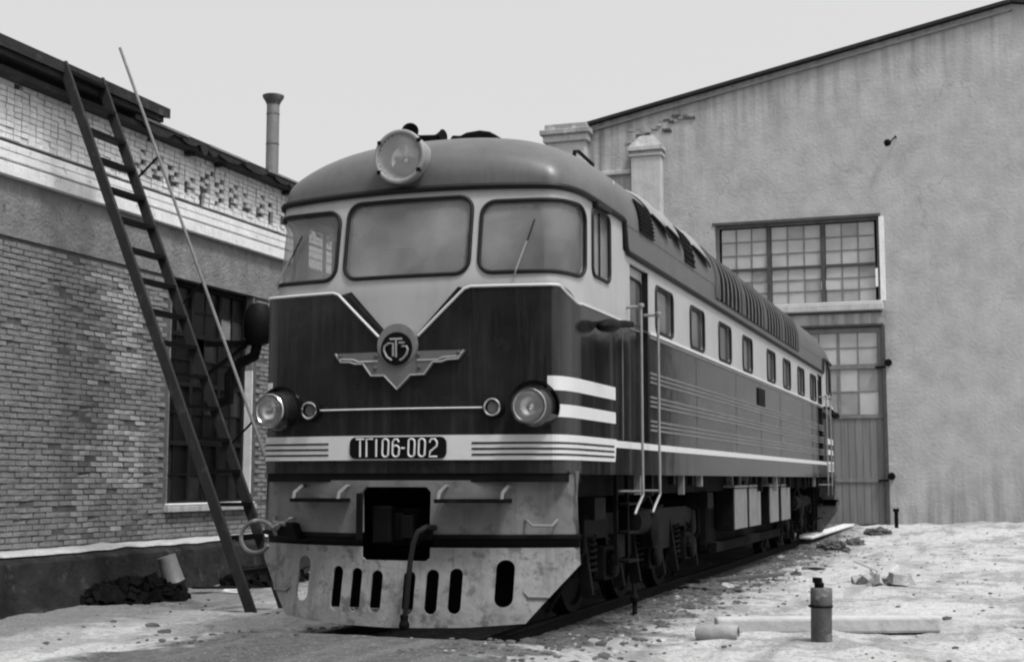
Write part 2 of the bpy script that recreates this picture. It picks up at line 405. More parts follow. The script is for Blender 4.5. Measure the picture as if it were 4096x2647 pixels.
track = bpy.data.objects.new('railway_track', None); COL.objects.link(track); track['kind'] = 'structure'
railp = [(-.075, -.18), (.075, -.18), (.075, -.165), (.012, -.13), (.012, -.05), (.036, -.035), (.036, -.004), (.03, 0), (-.03, 0), (-.036, -.004), (-.036, -.035), (-.012, -.05), (-.012, -.13), (-.075, -.165)]
for s in (-1, 1):
    m = MB(); m.prism(railp, lambda x, z, s=s: (s*.797+x, -6.0, z), lambda x, z, s=s: (s*.797+x, 26.6, z)); obj('rail', m, 'dark_iron', track)
m = MB(); m.box(-1.28, 1.28, -.12, .12, -.30, -.135); sl = mesh_of(m, 'sleeper_wood', name='sleeper')
for i in range(58): piece('sleeper', sl, track, (random.uniform(-.04, .04), -5.6+i*.55, random.uniform(-.02, .012)), (0, 0, random.uniform(-.03, .03)))

# ================================================================== locomotive
W = 1.56; LM = 11.6            # half width, middle of the length
loco = thing('diesel_locomotive', 'two-tone streamlined diesel locomotive numbered ТГ106-002 standing on the track before the depot', 'locomotive', (0, LM, 0))
def plan(t, y0, b, xc, ye):
    a = abs(t); sg = 1 if t >= 0 else -1
    if a <= xc: return sg*a, y0+b*a*a
    q = (a-xc)/(2-xc); p0 = (xc, y0+b*xc*xc); p2 = (W, ye); p1 = (W-.004, p0[1]+2*b*xc*(W-xc))
    return sg*((1-q)**2*p0[0]+2*q*(1-q)*p1[0]+q*q*p2[0]), (1-q)**2*p0[1]+2*q*(1-q)*p1[1]+q*q*p2[1]
def PN(t, z): return plan(t, .40, .085, 1.43, 1.1)
def PU(t, z): return plan(t, .51+.16*max(z-3.3, -.05), .072, 1.32, 1.38)
def ZG(x): return 4.17-.035*min(1, abs(x)/1.5)**2        # the gutter arches slightly across the cab
def PP(t, z): return plan(t, .36, .19, 1.62, .92)
def onsurf(P):
    def g(t, z, off=0.0):
        x, y = P(t, z)
        if off:
            e = .01; x1, y1 = P(t-e, z); x2, y2 = P(t+e, z); tx, ty = x2-x1, y2-y1; L = math.hypot(tx, ty); x += ty/L*off; y -= tx/L*off
        return Vector((x, y, z))
    return g
N_, U_ = onsurf(PN), onsurf(PU)
def end(rear):                  # maps front-end coordinates to the front or the rear of the locomotive
    return (lambda p: Vector((-p[0], 2*LM-p[1], p[2]))) if rear else (lambda p: Vector(p))

V_TOP, V_BOT = (.60, 3.185), (.165, 2.70)
side_win = [(4.12, 5.0), (6.02, 6.9), (7.95, 8.88), (9.9, 10.76), (12.3, 13.2), (14.2, 15.12), (16.18, 17.12), (18.12, 19.08)]
def build_end(rear):
    E = end(rear)
    # --- dark lower nose with the V cut out of its top edge
    top = []
    for i in range(13):
        t = 2.0-i*.05; top.append((t, 3.06 if t > 1.93 else 3.06+.125*sm(1.93, 1.62, t)))
    top = [(2.0, 1.48)]+top+[(1.0, 3.185), (.70, 3.185), (.64, 3.17), (.605, 3.13), V_BOT]
    outer = top+[(-x, z) for x, z in reversed(top)]
    m = MB(); m.sheet(outer, (), lambda t, z: E(N_(t, z)), None, .11); obj('nose', m, 'nose_dark', loco, smooth=True)
    for sg in (1, -1):
        g = MB(); a, b = Vector((.63, 3.20)), Vector((.13, 2.665)); nn = Vector((-.73, .68))*.062
        rowa = [a.lerp(b, i/8) for i in range(9)]
        g.grid([[E(U_(sg*(p.x-nn.x*.6), min(3.2, p.y-nn.y*.6), .004)) for p in rowa], [E(U_(sg*(p.x+nn.x+max(0, p.y+nn.y-3.2)*-.9), min(3.2, p.y+nn.y), .004)) for p in rowa]]); obj('dark_band', g, 'nose_dark', loco)
    # side walls of the V and the ledge under the windscreen
    m = MB(); edge = top[1:]
    for sg in (1, -1):
        m.grid([[E(N_(sg*t, z)) for t, z in edge], [E(N_(sg*t, z)+Vector((0, .15, 0))) for t, z in edge]])
    obj('nose_edge', m, 'nose_dark', loco, smooth=False)
    m = MB()
    for sg in (1, -1):
        pth = odens([(2.0, 3.06), (1.93, 3.06), (1.75, 3.12), (1.6, 3.185), (1.2, 3.185), (.70, 3.185), (.64, 3.165), (.20, 2.745)], .1)
        m.tube([E(N_(sg*t, z, .004)) for t, z in pth], .013, 6)
    each('trim_line', m, 'trim_white', loco, smooth=True)
    # --- light upper cab front with the three windscreen openings
    wins = [rrect(-.64, .64, 3.325, 4.075, .13), rrect(.735, 1.93, 3.325, 4.015, .13), rrect(-1.93, -.735, 3.325, 4.015, .13)]
    out = [(-2, 3.05), (-.9, 3.05), (-.14, 2.62), (.14, 2.62), (.9, 3.05), (2, 3.05)]+[(2-4*i/30, ZG(2-4*i/30)) for i in range(31)]
    m = MB(); m.sheet(out, wins, lambda t, z: E(U_(t, z)), lambda t, z: E(U_(t, z, -.035)), .1); obj('cab_front', m, 'white_paint', loco, smooth=True)
    for lp in wins:
        g = MB(); g.sheet(lp, (), lambda t, z: E(U_(t, z, -.02)), None, .12); pane = obj('windscreen', g, 'pale_glass', loco, smooth=True)
        g = MB(); g.tube([E(U_(t, z, .006)) for t, z in dens(lp, .1)], .020, 7, True); obj('gasket', g, 'rubber', pane, smooth=True)
    for sg, (t0, z0, t1, z1) in ((1, (1.08, 3.27, 1.24, 3.82)), (-1, (-1.42, 3.27, -1.16, 3.80))):
        g = MB(); g.tube([E(U_(t0, z0, .03)), E(U_(t0+(t1-t0)*.1, z0+.06, .06)), E(U_(t0+(t1-t0)*.62, z0+(z1-z0)*.62, .035))], .011, 6)
        wp = obj('wiper', g, 'steel_bright', loco)
        g = MB(); g.tube([E(U_(t0+(t1-t0)*.45, z0+(z1-z0)*.45, .02)), E(U_(t1, z1, .02))], .008, 6); obj('wiper_blade', g, 'rubber', wp)
    # --- number board stripe
    def strip(name, t0, t1, z0, z1, off, mt, par=loco, S=N_):
        g = MB(); n = max(2, int((t1-t0)/.06)); g.grid([[E(S(t0+(t1-t0)*i/n, z, off)) for i in range(n+1)] for z in (z0, z1)]); return obj(name, g, mt, par, smooth=True)
    def block(name, t0, t1, z0, z1, o0, o1, mt, par=loco, S=N_):
        g = MB(); n = max(2, int((t1-t0)/.06)); T = [t0+(t1-t0)*i/n for i in range(n+1)]
        g.grid([[E(S(t, z0, o0)) for t in T], [E(S(t, z0, o1)) for t in T], [E(S(t, z1, o1)) for t in T], [E(S(t, z1, o0)) for t in T]]); return obj(name, g, mt, par)
    st = block('front_stripe', -2, 2, 1.60, 1.826, 0, .012, 'trim_white')
    for z in (1.648, 1.70, 1.752):
        for a, b in ((-2, -.72), (.72, 2)): strip('stripe_line', a, b, z-.009, z+.009, .016, 'nose_dark', st)
    g = MB(); g.sheet(rrect(-.485, .485, 1.612, 1.812, .06), (), lambda t, z: E(N_(t, z, .022)), lambda t, z: E(N_(t, z, .010)), .1); pl = obj('number_plate', g, 'black_iron', loco)
    g = MB(); H = .082
    def oval(w, z0, z1): 
        return [(w*math.cos(R(a)), (z1-w if a < 180 else z0+w)+w*math.sin(R(a))) for a in range(0, 360, 30)]
    GL = [(-.372, [[(-.042, H), (.042, H)], [(0, H), (0, -H)]]), (-.275, [[(-.03, -H), (-.03, H), (.036, H)]]), (-.192, [[(-.012, H), (-.012, -H)]]),
          (-.110, [oval(.032, -H, H)+[(.032, H-.032)]]), (-.005, [[(.03, H-.03), (.016, H-.004), (-.012, H-.004), (-.032, H-.03), (-.034, 0), (-.034, -H+.03)], [(x, z) for x, z in oval(.034, -H, .022)]+[(.034, -.012)]]),
          (.066, [[(-.018, -.004), (.018, -.004)]]), (.150, [oval(.032, -H, H)+[(.032, H-.032)]]), (.251, [oval(.032, -H, H)+[(.032, H-.032)]]),
          (.362, [[(-.036, H-.035), (-.02, H-.004), (.016, H-.004), (.036, H-.035), (.032, H-.07), (-.03, -H+.045), (-.038, -H), (.038, -H)]])]
    for cx, lines in GL:
        for ln_ in lines: g.tube([E(N_(cx+x, 1.712+z, .024)) for x, z in ln_], .0095, 6)
    each('number', g, 'trim_white', pl)
    for z0, z1 in ((2.225, 2.355), (1.985, 2.10)):
        for a, b in ((-2, -1.40), (1.40, 2)): strip('corner_stripe', a, b, z0, z1, .004, 'trim_white')
    g = MB(); g.tube([E(N_(-.83+1.66*i/20, 2.072, .008)) for i in range(21)], .0085, 6); obj('bright_strip', g, 'trim_white', loco, smooth=True)
    block('lower_band', -2, 2, 1.40, 1.597, -.05, -.012, 'black_iron')
    # --- emblem: winged shield, disc and strokes
    wing = [(.667, 2.60), (.60, 2.512), (.50, 2.508), (.44, 2.488), (.36, 2.488), (.275, 2.375), (.14, 2.372), (0, 2.24)]
    wing = wing+[(-x, z) for x, z in reversed(wing[:-1])]
    inn = [(.60, 2.588), (.565, 2.535), (.45, 2.528), (.42, 2.508), (.30, 2.508), (.235, 2.405), (.11, 2.40), (0, 2.30)]
    g = MB(); g.sheet(wing, (), lambda t, z: E(N_(t, z, .028)), lambda t, z: E(N_(t, z, .0)), .15); em = obj('emblem', g, 'emblem_alloy', loco)
    g = MB()
    lw = [(.645, 2.598), (.587, 2.52), (.49, 2.517), (.43, 2.497), (.35, 2.497), (.265, 2.384), (.13, 2.381), (0, 2.252)]
    pth = lw+[(-x, z) for x, z in reversed(lw[:-1])]
    g.tube([E(N_(t, z, .03)) for t, z in pth], .008, 5)
    ln = [(.60, 2.545), (.45, 2.538), (.40, 2.515), (.20, 2.515)]
    for sg in (1, -1): g.tube([E(N_(sg*t, z, .03)) for t, z in ln], .007, 5)
    obj('emblem_edge', g, 'white_paint', em)
    def disc(name, r0, r1, z, o0, o1, mt, sx=1.0):
        g = MB(); n = 28; a = [(r1*sx*math.cos(2*math.pi*k/n), z+r1*math.sin(2*math.pi*k/n)) for k in range(n)]
        hs = [[(r0*sx*math.cos(2*math.pi*k/n), z+r0*math.sin(2*math.pi*k/n)) for k in range(n)]] if r0 else []
        g.sheet(a, hs, lambda t, q: E(N_(t, q, o1)), lambda t, q: E(N_(t, q, o0)), None); return obj(name, g, mt, em)
    disc('emblem_arch', 0, .20, 2.66, -.1, .035, 'box_grey', 1.0)
    disc('emblem_disc', 0, .155, 2.625, .03, .048, 'black_iron')
    g = MB(); L3 = lambda pts: g.tube([E(N_(t, 2.625+z, .052)) for t, z in pts], .0115, 6)
    L3([(-.062, .088), (.062, .088)]); L3([(0, .088), (0, -.08)])
    L3([(-.03, -.07), (-.03, .05), (-.075, .05), (-.118, .02), (-.12, -.02), (-.09, -.075), (-.04, -.108)])
    L3([(.03, .052), (.085, .052), (.055, .02), (.105, .018), (.118, -.01), (.105, -.055), (.07, -.095), (.04, -.11)])
    obj('monogram', g, 'steel_bright', em)
    g = MB()
    for t, z in ((.60, 2.575), (-.60, 2.575), (.21, 2.565), (-.21, 2.565), (.22, 2.45), (-.22, 2.45)): g.lathe([(.02, 0), (.02, .012), (.008, .018)], E(N_(t, z, .026)), E((0, -1, 0))-E((0, 0, 0)), 8)
    obj('emblem_bolts', g, 'bolt', em)
    fwd = E((0, -1, 0))-E((0, 0, 0))
    # --- marker lights and headlights
    for sg in (1, -1):
        c = E(N_(sg*.925, 2.072))
        g = MB(); g.lathe([(.105, -.03), (.10, .05), (.07, .055), (.06, .02)], c, fwd, 20); k = obj('marker_light', g, 'black_iron', loco, smooth=True)
        g = MB(); g.tube([c+fwd*.06+Vector((.074*math.cos(a*math.pi/10), 0, .074*math.sin(a*math.pi/10))) for a in range(20)], .011, 6, True); obj('rim', g, 'chrome', k, smooth=True)
        g = MB(); g.lathe([(.066, .028), (.05, .045), (0.002, .05)], c, fwd, 16, caps=False); obj('lens', g, 'lens_glass', k, smooth=True)
        d = (E((sg*.06, -1, 0))-E((0, 0, 0))).normalized(); c = E(Vector((sg*1.285, .60, 2.072)))
        g = MB(); g.lathe([(.215, -.12), (.212, .02), (.20, .09), (.175, .2), (.158, .25), (.158, .27), (.14, .27), (.11, .20), (.05, .15)], c, d, 28); h = obj('headlight', g, 'nose_dark', loco, smooth=True)
        g = MB(); q = d.cross(Vector((0, 0, 1))).normalized()
        g.tube([c+d*.272+(q*math.cos(a*math.pi/16)+Vector((0, 0, 1))*math.sin(a*math.pi/16))*.147 for a in range(32)], .016, 7, True); obj('rim', g, 'chrome', h, smooth=True)
        g = MB(); g.lathe([(.139, .268), (.12, .225), (.08, .185), (.03, .165), (.028, .20), (.002, .215)], c, d, 24, caps=False); obj('reflector', g, 'reflector', h, smooth=True)
        g = MB(); g.lathe([(.143, .276), (.12, .29), (.07, .302), (.002, .306)], c, d, 24, caps=False); obj('lens', g, 'lens_glass', h, smooth=True)
        g = MB(); rows = []          # visor hood over the lamp housing
        for rr, hh in ((.216, -.04), (.236, .08), (.242, .095), (.222, .08)):
            rows.append([c+d*hh+(q*math.cos(R(a))+Vector((0, 0, 1))*math.sin(R(a)))*rr for a in range(-20, 201, 11)])
        g.grid(rows); obj('visor', g, 'nose_dark', h, smooth=True)
    # --- roof dome headlamp
    c = E((-.07, .93, 4.485))
    g = MB(); g.lathe([(.20, -.1), (.235, .10), (.25, .24), (.262, .36), (.262, .385), (.23, .388), (.19, .30), (.10, .18)], c, fwd, 32); h = obj('roof_headlamp', g, 'hatch_grey', loco, smooth=True)
    g = MB(); g.tube([c+fwd*.388+Vector((.245*math.cos(a*math.pi/18), 0, .245*math.sin(a*math.pi/18))) for a in range(36)], .021, 7, True); obj('rim', g, 'hatch_grey', h, smooth=True)
    g = MB(); g.lathe([(.228, .384), (.20, .31), (.15, .245), (.08, .205), (.035, .195), (.03, .25), (.002, .27)], c, fwd, 28, caps=False); obj('reflector', g, 'reflector', h, smooth=True)
    g = MB(); g.lathe([(.23, .387), (.17, .40), (.09, .41), (.002, .414)], c, fwd, 28, caps=False); obj('lens', g, 'lens_glass', h, smooth=True)
    g = MB()
    for a in (215, 325, 35, 145): g.box(*sum(([q-.018, q+.018] for q in (c+fwd*.395+Vector((.25*math.cos(R(a)), 0, .25*math.sin(R(a)))))), [])); 
    obj('clip', g, 'black_iron', h)
    # --- pilot: upper plate with coupler opening, dark gap, slotted plough
    def SP(t, z, off=0.0): return onsurf(PP)(t, z, off)
    hw = lambda z: 1.66-.04*sm(1.41, .93, z)
    cup = rrect(-.335, .335, .66, 1.355, .07)
    m = MB(); sx = lambda t, z: t*(1.68+(z-.93)*.10)/1.7
    up_ = [(-1.7, .93), (-.36, .93), (-.34, .94), (-.34, 1.31), (-.30, 1.355), (.30, 1.355), (.34, 1.31), (.34, .94), (.36, .93), (1.7, .93), (1.7, 1.50), (1.62, 1.50), (1.30, 1.415), (-1.30, 1.415), (-1.62, 1.50), (-1.7, 1.50)]
    m.sheet(up_, (), lambda t, z: E(SP(sx(t, z), z)), lambda t, z: E(SP(sx(t, z), z, -.03)), .12); obj('pilot_plate', m, 'pilot_grey', loco, smooth=True)
    for ta, tb in ((-1.62, -.36), (.36, 1.62)):
        m = MB(); T = [ta+(tb-ta)*i/15 for i in range(16)]
        m.grid([[E(SP(t, .94, -.05)) for t in T], [E(SP(t, .925, .03)) for t in T], [E(SP(t, .895, .03)) for t in T], [E(SP(t, .88, -.03)) for t in T], [E(SP(t, .79, -.05)) for t in T]]); obj('pilot_beam', m, 'black_iron', loco)
    slots = []
    for cx, z0, z1, hw_ in ((.16, .222, .60, .058), (.377, .225, .617, .058), (.59, .232, .628, .058), (1.01, .29, .705, .075)):
        for sg in (1, -1):
            a = .078 if (sg == 1 and cx > 1) else hw_
            slots.append(rrect(sg*cx-a, sg*cx+a, z0, z1, a*.98, 5))
    low = [(-1.66, .81), (-1.62, .66), (-1.20, .15), (-.7, .115), (0, .10), (.7, .115), (1.20, .15), (1.62, .66), (1.66, .81), (.34, .81), (.34, .72), (.30, .69), (-.30, .69), (-.34, .72), (-.34, .81)]
    m = MB(); m.sheet(low, slots, lambda t, z: E(SP(t, z)+Vector((0, -.10*sm(.8, .1, z), 0))), lambda t, z: E(SP(t, z, -.02)+Vector((0, -.10*sm(.8, .1, z), 0))), .1); obj('snow_plough', m, 'plow_grey', loco, smooth=True)
    m = MB(); m.box(-1.15, 1.15, .95, 1.1, .20, 1.45); m.v = [tuple(E(p)) for p in m.v]; obj('buffer_beam', m, 'tar', loco)
    # coupler
    g = MB(); 
    for p in ([(-.20, .60, .82), (.14, 1.0, 1.16)], [(-.27, .44, .84), (-.08, .62, 1.18)], [(-.08, .50, .86), (.02, .62, 1.12)], [(.02, .44, .88), (.14, .62, 1.10)], [(-.385, .33, .86), (-.315, .36, 1.30)]):
        (x0, y0, z0), (x1, y1, z1) = p; g.box(x0, x1, y0, y1, z0, z1)
    g.v = [tuple(E(p)) for p in g.v]; obj('coupler', g, 'black_iron', loco, bevel=.035)
    # steps, handles, hoses
    for sg in (1, -1):
        g = MB(); x0, x1 = (.475, 1.06)
        yy = lambda x: PP(x, 1)[1]
        a, b = E((sg*x0, yy(x0), 1.235)), E((sg*x1, yy(x1), 1.235))
        fr = [(x0, yy(x0)), (x1, yy(x1)), (x1+.01, yy(x1)-.24), (x0-.01, yy(x0)-.24)]
        g.prism(fr, lambda x, y: E((sg*x, y, 1.215)), lambda x, y: E((sg*x, y, 1.25))); s_ = obj('footstep', g, 'dark_iron', loco)
        g = MB()
        for x in (x0+.02, x1-.02): g.tube([E((sg*x, yy(x)-.22, 1.24)), E((sg*x, yy(x)-.20, 1.30)), E((sg*x, yy(x)-.05, 1.36)), E((sg*x, yy(x)+.02, 1.365))], .017, 6)
        each('bracket', g, 'galvanised', s_, smooth=True)
        for z, t0, t1 in ((1.06, 1.17, 1.43), (.43, 1.14, 1.40)):
            g = MB(); g.tube([E(SP(sg*t0, z, -.01)), E(SP(sg*(t0+.015), z-.01, .05)), E(SP(sg*(t0+.05), z-.05, .07)), E(SP(sg*(t1-.05), z-.05, .07)), E(SP(sg*(t1-.015), z-.01, .05)), E(SP(sg*t1, z, -.01))], .013, 6); each('handle', g, 'galvanised', loco, smooth=True)
    if True:
        g = MB(); g.tube([E(p) for p in ((.40, .36, .99), (.36, .25, 1.0), (.30, .20, .96), (.26, .19, .86), (.235, .18, .7), (.215, .18, .5), (.20, .18, .32), (.18, .18, .2))], .025, 8); hz = obj('brake_hose', g, 'rubber', loco, smooth=True)
        g = MB(); g.lathe([(.045, 0), (.05, .04), (.035, .08), (.04, .13)], E((.18, .18, .10)), (0, 0, 1), 10); g.box(*[q for k in zip(E((.33, .33, .93))-Vector((.05, .04, .05)), E((.33, .33, .93))+Vector((.05, .04, .08))) for q in k]); each('hose_fitting', g, 'dark_iron', hz, bevel=.01)
        g = MB(); lp = []
        for a in range(-20, 331, 14):
            lp.append(E((-1.43+.172*math.cos(R(a)), .42-.0003*a, .885+.15*math.sin(R(a)))))
        pre = [E(p) for p in ((-1.16, .48, .985), (-1.21, .40, 1.01), (-1.27, .38, .97), (-1.33, .40, .90))]
        g.tube(pre[:3]+lp[2:], .020, 7); hz = obj('brake_hose', g, 'hydrant', loco, smooth=True)
        g = MB(); g.prism([(-1.30, .90), (-1.04, .86), (-1.10, 1.01), (-1.20, 1.02)], lambda x, z: E((x, .44, z)), lambda x, z: E((x, .72, z))); obj('hose_fitting', g, 'black_iron', hz, bevel=.015)
    # --- cab interior: bulkhead, desk
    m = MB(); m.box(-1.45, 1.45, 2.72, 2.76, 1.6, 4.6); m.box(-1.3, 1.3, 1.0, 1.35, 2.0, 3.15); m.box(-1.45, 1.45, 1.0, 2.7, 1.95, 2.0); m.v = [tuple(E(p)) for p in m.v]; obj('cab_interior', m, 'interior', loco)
    m = MB(); m.box(-.12, 1.2, 2.2, 2.70, 2.0, 4.3); m.v = [tuple(E(p)) for p in m.v]; obj('reflection_cabinet', m, 'box_grey', loco, bevel=.02)  # added dark block imitating the darker half of the windscreen reflection
    m = MB(); m.box(-1.3, -.62, 2.690, 2.718, 2.0, 4.0); m.v = [tuple(E(p)) for p in m.v]; obj('cab_door', m, 'louver_rib', loco)
    for x in (-.75, .75):
        m = MB(); m.box(x-.22, x+.22, 1.95, 2.05, 2.5, 3.45); m.box(x-.22, x+.22, 1.6, 2.05, 2.4, 2.5); m.box(x-.05, x+.05, 1.75, 1.85, 1.95, 2.42); m.v = [tuple(E(p)) for p in m.v]; obj('driver_seat', m, 'louver_dark', loco, bevel=.03)
for rr in (False, True): build_end(rr)

# --- body sides
YB = 2*LM
for sg in (1, -1):
    X = sg*W; F = lambda y, z: Vector((X, y, z)); B = lambda y, z: Vector((X-sg*.035, y, z))
    doors = [(2.95, 3.79), (YB-3.79, YB-2.95)]
    cabw = [(1.49, 2.13), (YB-2.13, YB-1.49)]
    holes = [rrect(a, b, 3.115, 3.645, .09, 4) for a, b in side_win]+[rrect(a, b, 3.40, 4.07, .08, 4) for a, b in cabw]+[rect(a, b, 3.062, 3.74) for a, b in doors]
    out = [(1.38, 3.06), (YB-1.38, 3.06), (YB-1.38, 4.14), (YB-2.66, 4.14), (YB-2.66, 3.83), (2.66, 3.83), (2.66, 4.14), (1.38, 4.14)]
    m = MB(); m.sheet(out, holes, F, B); obj('side_band', m, 'white_paint', loco)
    dh = [rect(a, b, 1.835, 3.058) for a, b in doors]
    m = MB(); m.sheet(rect(1.1, YB-1.1, 1.47, 3.06), dh, F, B); sp = obj('side_panel', m, 'side_dark', loco)
    for a, b in side_win+cabw:
        z0, z1 = (3.115, 3.645) if (a, b) in side_win else (3.40, 4.07)
        lp = rrect(a, b, z0, z1, .09, 4)
        g = MB(); g.sheet(lp, (), lambda y, z: Vector((X-sg*.03, y, z))); wn = obj('side_window', g, 'side_glass' if (a, b) in side_win else 'pale_glass', loco)
        g = MB(); g.tube([Vector((X+sg*.004, y, z)) for y, z in lp], .02, 6, True); obj('gasket', g, 'rubber', wn, smooth=True)
    for a, b in cabw:       # sliding sash of the cab window, half open
        g = MB(); mid = (a+b)/2+.04; g.box(X-sg*.03-.012, X-sg*.03+.012, mid-.02, mid+.02, 3.41, 4.08); obj('sash_bar', g, 'rubber', loco)
    for a, b in cabw:
        g = MB(); g.bar((X+sg*.03, a+.02, 4.10), (X+sg*.03, b-.1, 4.115), .07, .05); obj('window_visor', g, 'rubber', loco, bevel=.01)
    for a, b in doors:
        g = MB(); g.box(X-sg*.085-.012, X-sg*.085+.012, a-.02, b+.02, 1.80, 3.78); dr = obj('door', g, 'side_dark', loco)
        xa = X-sg*.07
        g = MB(); g.sheet(rect(a, b, 3.06, 3.74), [rrect(a+.14, b-.10, 3.10, 3.62, .08, 4)], lambda y, z: Vector((xa, y, z))); obj('door_panel', g, 'white_paint', dr)
        lp = rrect(a+.14, b-.10, 3.10, 3.62, .08, 4)
        g = MB(); g.sheet(lp, (), lambda y, z: Vector((X-sg*.072, y, z))); gw = obj('door_window', g, 'side_glass', dr)
        g = MB(); g.tube([Vector((xa+sg*.004, y, z)) for y, z in lp], .018, 6, True); obj('door_gasket', g, 'rubber', dr, smooth=True)
        g = MB(); yj = b if a < LM else b; g.box(min(X-sg*.004, X-sg*.07), max(X-sg*.004, X-sg*.07), b-.03, b-.002, 1.84, 3.735); obj('jamb_shade', g, 'rubber', dr)  # black strip paints the shade on the far jamb of the door recess
        for y in (a-.15, b-.22) if a < LM else (a+.22, b+.15):
            xr = sg*1.72
            g = MB(); g.tube([(xr, y, 3.25), (xr, y, 1.26), (xr-sg*.02, y-.13 if a < LM else y+.13, 1.15), (xr-sg*.03, y-.22 if a < LM else y+.22, 1.07)], .0155, 8)
            hr = obj('handrail', g, 'steel_bright', loco, smooth=True)
            g = MB(); g.tube([(X, y, 3.235), (xr, y, 3.235)], .018, 6); g.lathe([(.03, -.02), (.036, 0), (.03, .02)], (xr, y, 3.25), (0, 0, 1), 10); g.tube([(X-sg*.1, y, 1.3), (xr, y, 1.3)], .014, 6); each('bracket', g, 'steel_bright', hr, smooth=True)
    # belt moulding, ribs, white lower stripe
    def band(name, y0, y1, z0, z1, pr_, mt, par=loco):
        g = MB(); segs = []; cur = y0
        for a, b in (doors if z1 > 1.84 else []): 
            if cur < a: segs.append((cur, a-.01))
            cur = b+.01
        segs.append((cur, y1))
        for a, b in segs: g.box(min(X, X+sg*pr_), max(X, X+sg*pr_), a, b, z0, z1)
        return obj(name, g, mt, par)
    band('belt_moulding', 3.9, YB-3.9, 3.045, 3.072, .022, 'trim_white'); band('belt_moulding', 3.9, YB-3.9, 3.005, 3.030, .018, 'rib_paint'); band('belt_moulding', 1.1, YB-1.1, 3.062, 3.082, .012, 'trim_white')
    for zc in (2.56, 2.292, 2.022):
        for dz in (-.05, 0, .05): band('rib', 3.95, YB-3.95, zc+dz-.011, zc+dz+.011, .016, 'rib_paint')
    band('side_stripe', 2.3, YB-2.3, 1.745, 1.815, .008, 'trim_white')
    for a, b in ((1.1, 2.32), (YB-2.32, YB-1.1)):
        g = MB(); s_ = .06 if a < LM else -.06
        g.prism([(a, 1.60), (b-(.06 if a < LM else 0), 1.60), (b, 1.826), (a, 1.826)] if a < LM else [(a+.06, 1.60), (b, 1.60), (b, 1.826), (a, 1.826)], lambda y, z: Vector((X, y, z)), lambda y, z: Vector((X+sg*.012, y, z))); es = obj('end_stripe', g, 'trim_white', loco)
        g = MB()
        for z in (1.648, 1.70, 1.752): g.box(min(X+sg*.013, X+sg*.016), max(X+sg*.013, X+sg*.016), a, b-.1, z-.009, z+.009) if a < LM else g.box(min(X+sg*.013, X+sg*.016), max(X+sg*.013, X+sg*.016), a+.1, b, z-.009, z+.009)
        obj('stripe_line', g, 'nose_dark', es)
        for z0, z1 in ((2.225, 2.355), (1.985, 2.10)):
            g = MB(); g.box(min(X, X+sg*.004), max(X, X+sg*.004), a, b, z0, z1); obj('corner_stripe', g, 'trim_white', loco)
    # vertical seams and a maker's plate on the lower panel
    g = MB()
    for y in (2.62, 6.4, 9.3, 11.6, 13.8, 16.9): g.box(X-.001, X+sg*.006 if sg > 0 else X+.001, y-.008, y+.008, 1.83, 2.98) if sg > 0 else g.box(X-.006, X+.001, y-.008, y+.008, 1.83, 2.98)
    each('seam', g, 'rib_paint', sp)
    g = MB(); g.box(min(X, X+sg*.02), max(X, X+sg*.02), 11.25, 11.95, 2.62, 2.92); obj('works_plate', g, 'black_iron', loco, bevel=.01)
    # roof side panel above the low gutter
    g = MB(); g.sheet(rect(2.66, YB-2.66, 3.83, 4.137), (), lambda y, z: Vector((X-sg*.004, y, z))); obj('roof_side', g, 'roof_grey', loco)
    # side sill brackets
    for y in [2.3+.55*i for i in range(34)]:
        if random.random() < .55:
            g = MB(); g.box(min(X-sg*.02, X-sg*.09), max(X-sg*.02, X-sg*.09), y, y+random.uniform(.05, .12), random.uniform(1.2, 1.36), 1.48); obj('sill_bracket', g, 'box_grey' if random.random() < .2 else 'dark_iron', loco)
    # rear-view mirrors folded along the cab side
    for s2 in (0, 1):
        Q = (lambda p: Vector((p[0], YB-p[1], p[2]))) if s2 else (lambda p: Vector(p))
        g = MB(); g.tube([Q((sg*1.57, 2.72, 3.04)), Q((sg*1.66, 2.62, 3.03)), Q((sg*1.68, 2.2, 3.0)), Q((sg*1.69, 1.75, 2.93))], [.03, .035, .03, .045], 7); mi = obj('mirror_arm', g, 'black_iron', loco, smooth=True)
        g = MB(); g.lathe([(.03, -.02), (.085, .02), (.11, .12), (.10, .3), (.06, .42), (.01, .45)], Q((sg*1.69, 1.78, 2.93)), Q((sg*.02, -1, -.12))-Q((0, 0, 0)), 12, .62); obj('mirror_shell', g, 'black_iron', mi, smooth=True)

# --- roof
zs = lambda x: 4.135+.82*max(0, 1-(min(abs(x), 1.56)/1.56)**3)**.4
prof = [(x, zs(x)) for x in (0, .3, .6, .85, 1.05, 1.2, 1.32, 1.41, 1.47, 1.51, 1.54, 1.553, 1.56)]
T = [-2+4*i/120 for i in range(121)]
m = MB()
for rear in (False, True):
    E = end(rear); rows = []
    for v in [0, .003, .008, .015, .035, .06, .1, .15, .21, .29, .38, .5, .65, .83, 1.05, 1.3, 1.6, 1.95, 2.3, 2.8, 3.2, 4, 6, 8]:
        row = []
        for t in T:
            x, y = PU(t, 4.17); q = min(1, v/3.2); f = max(0, 1-(1-q)**3)**(1/3); row.append(E((x, y+v, ZG(x)+(zs(x)-4.135)*f)))
        rows.append(row)
    rows.append([E((PU(t, 4.17)[0], LM, zs(PU(t, 4.17)[0]))) for t in T]); m.grid(rows)
roof = obj('roof', m, 'roof_grey', loco, smooth=True)
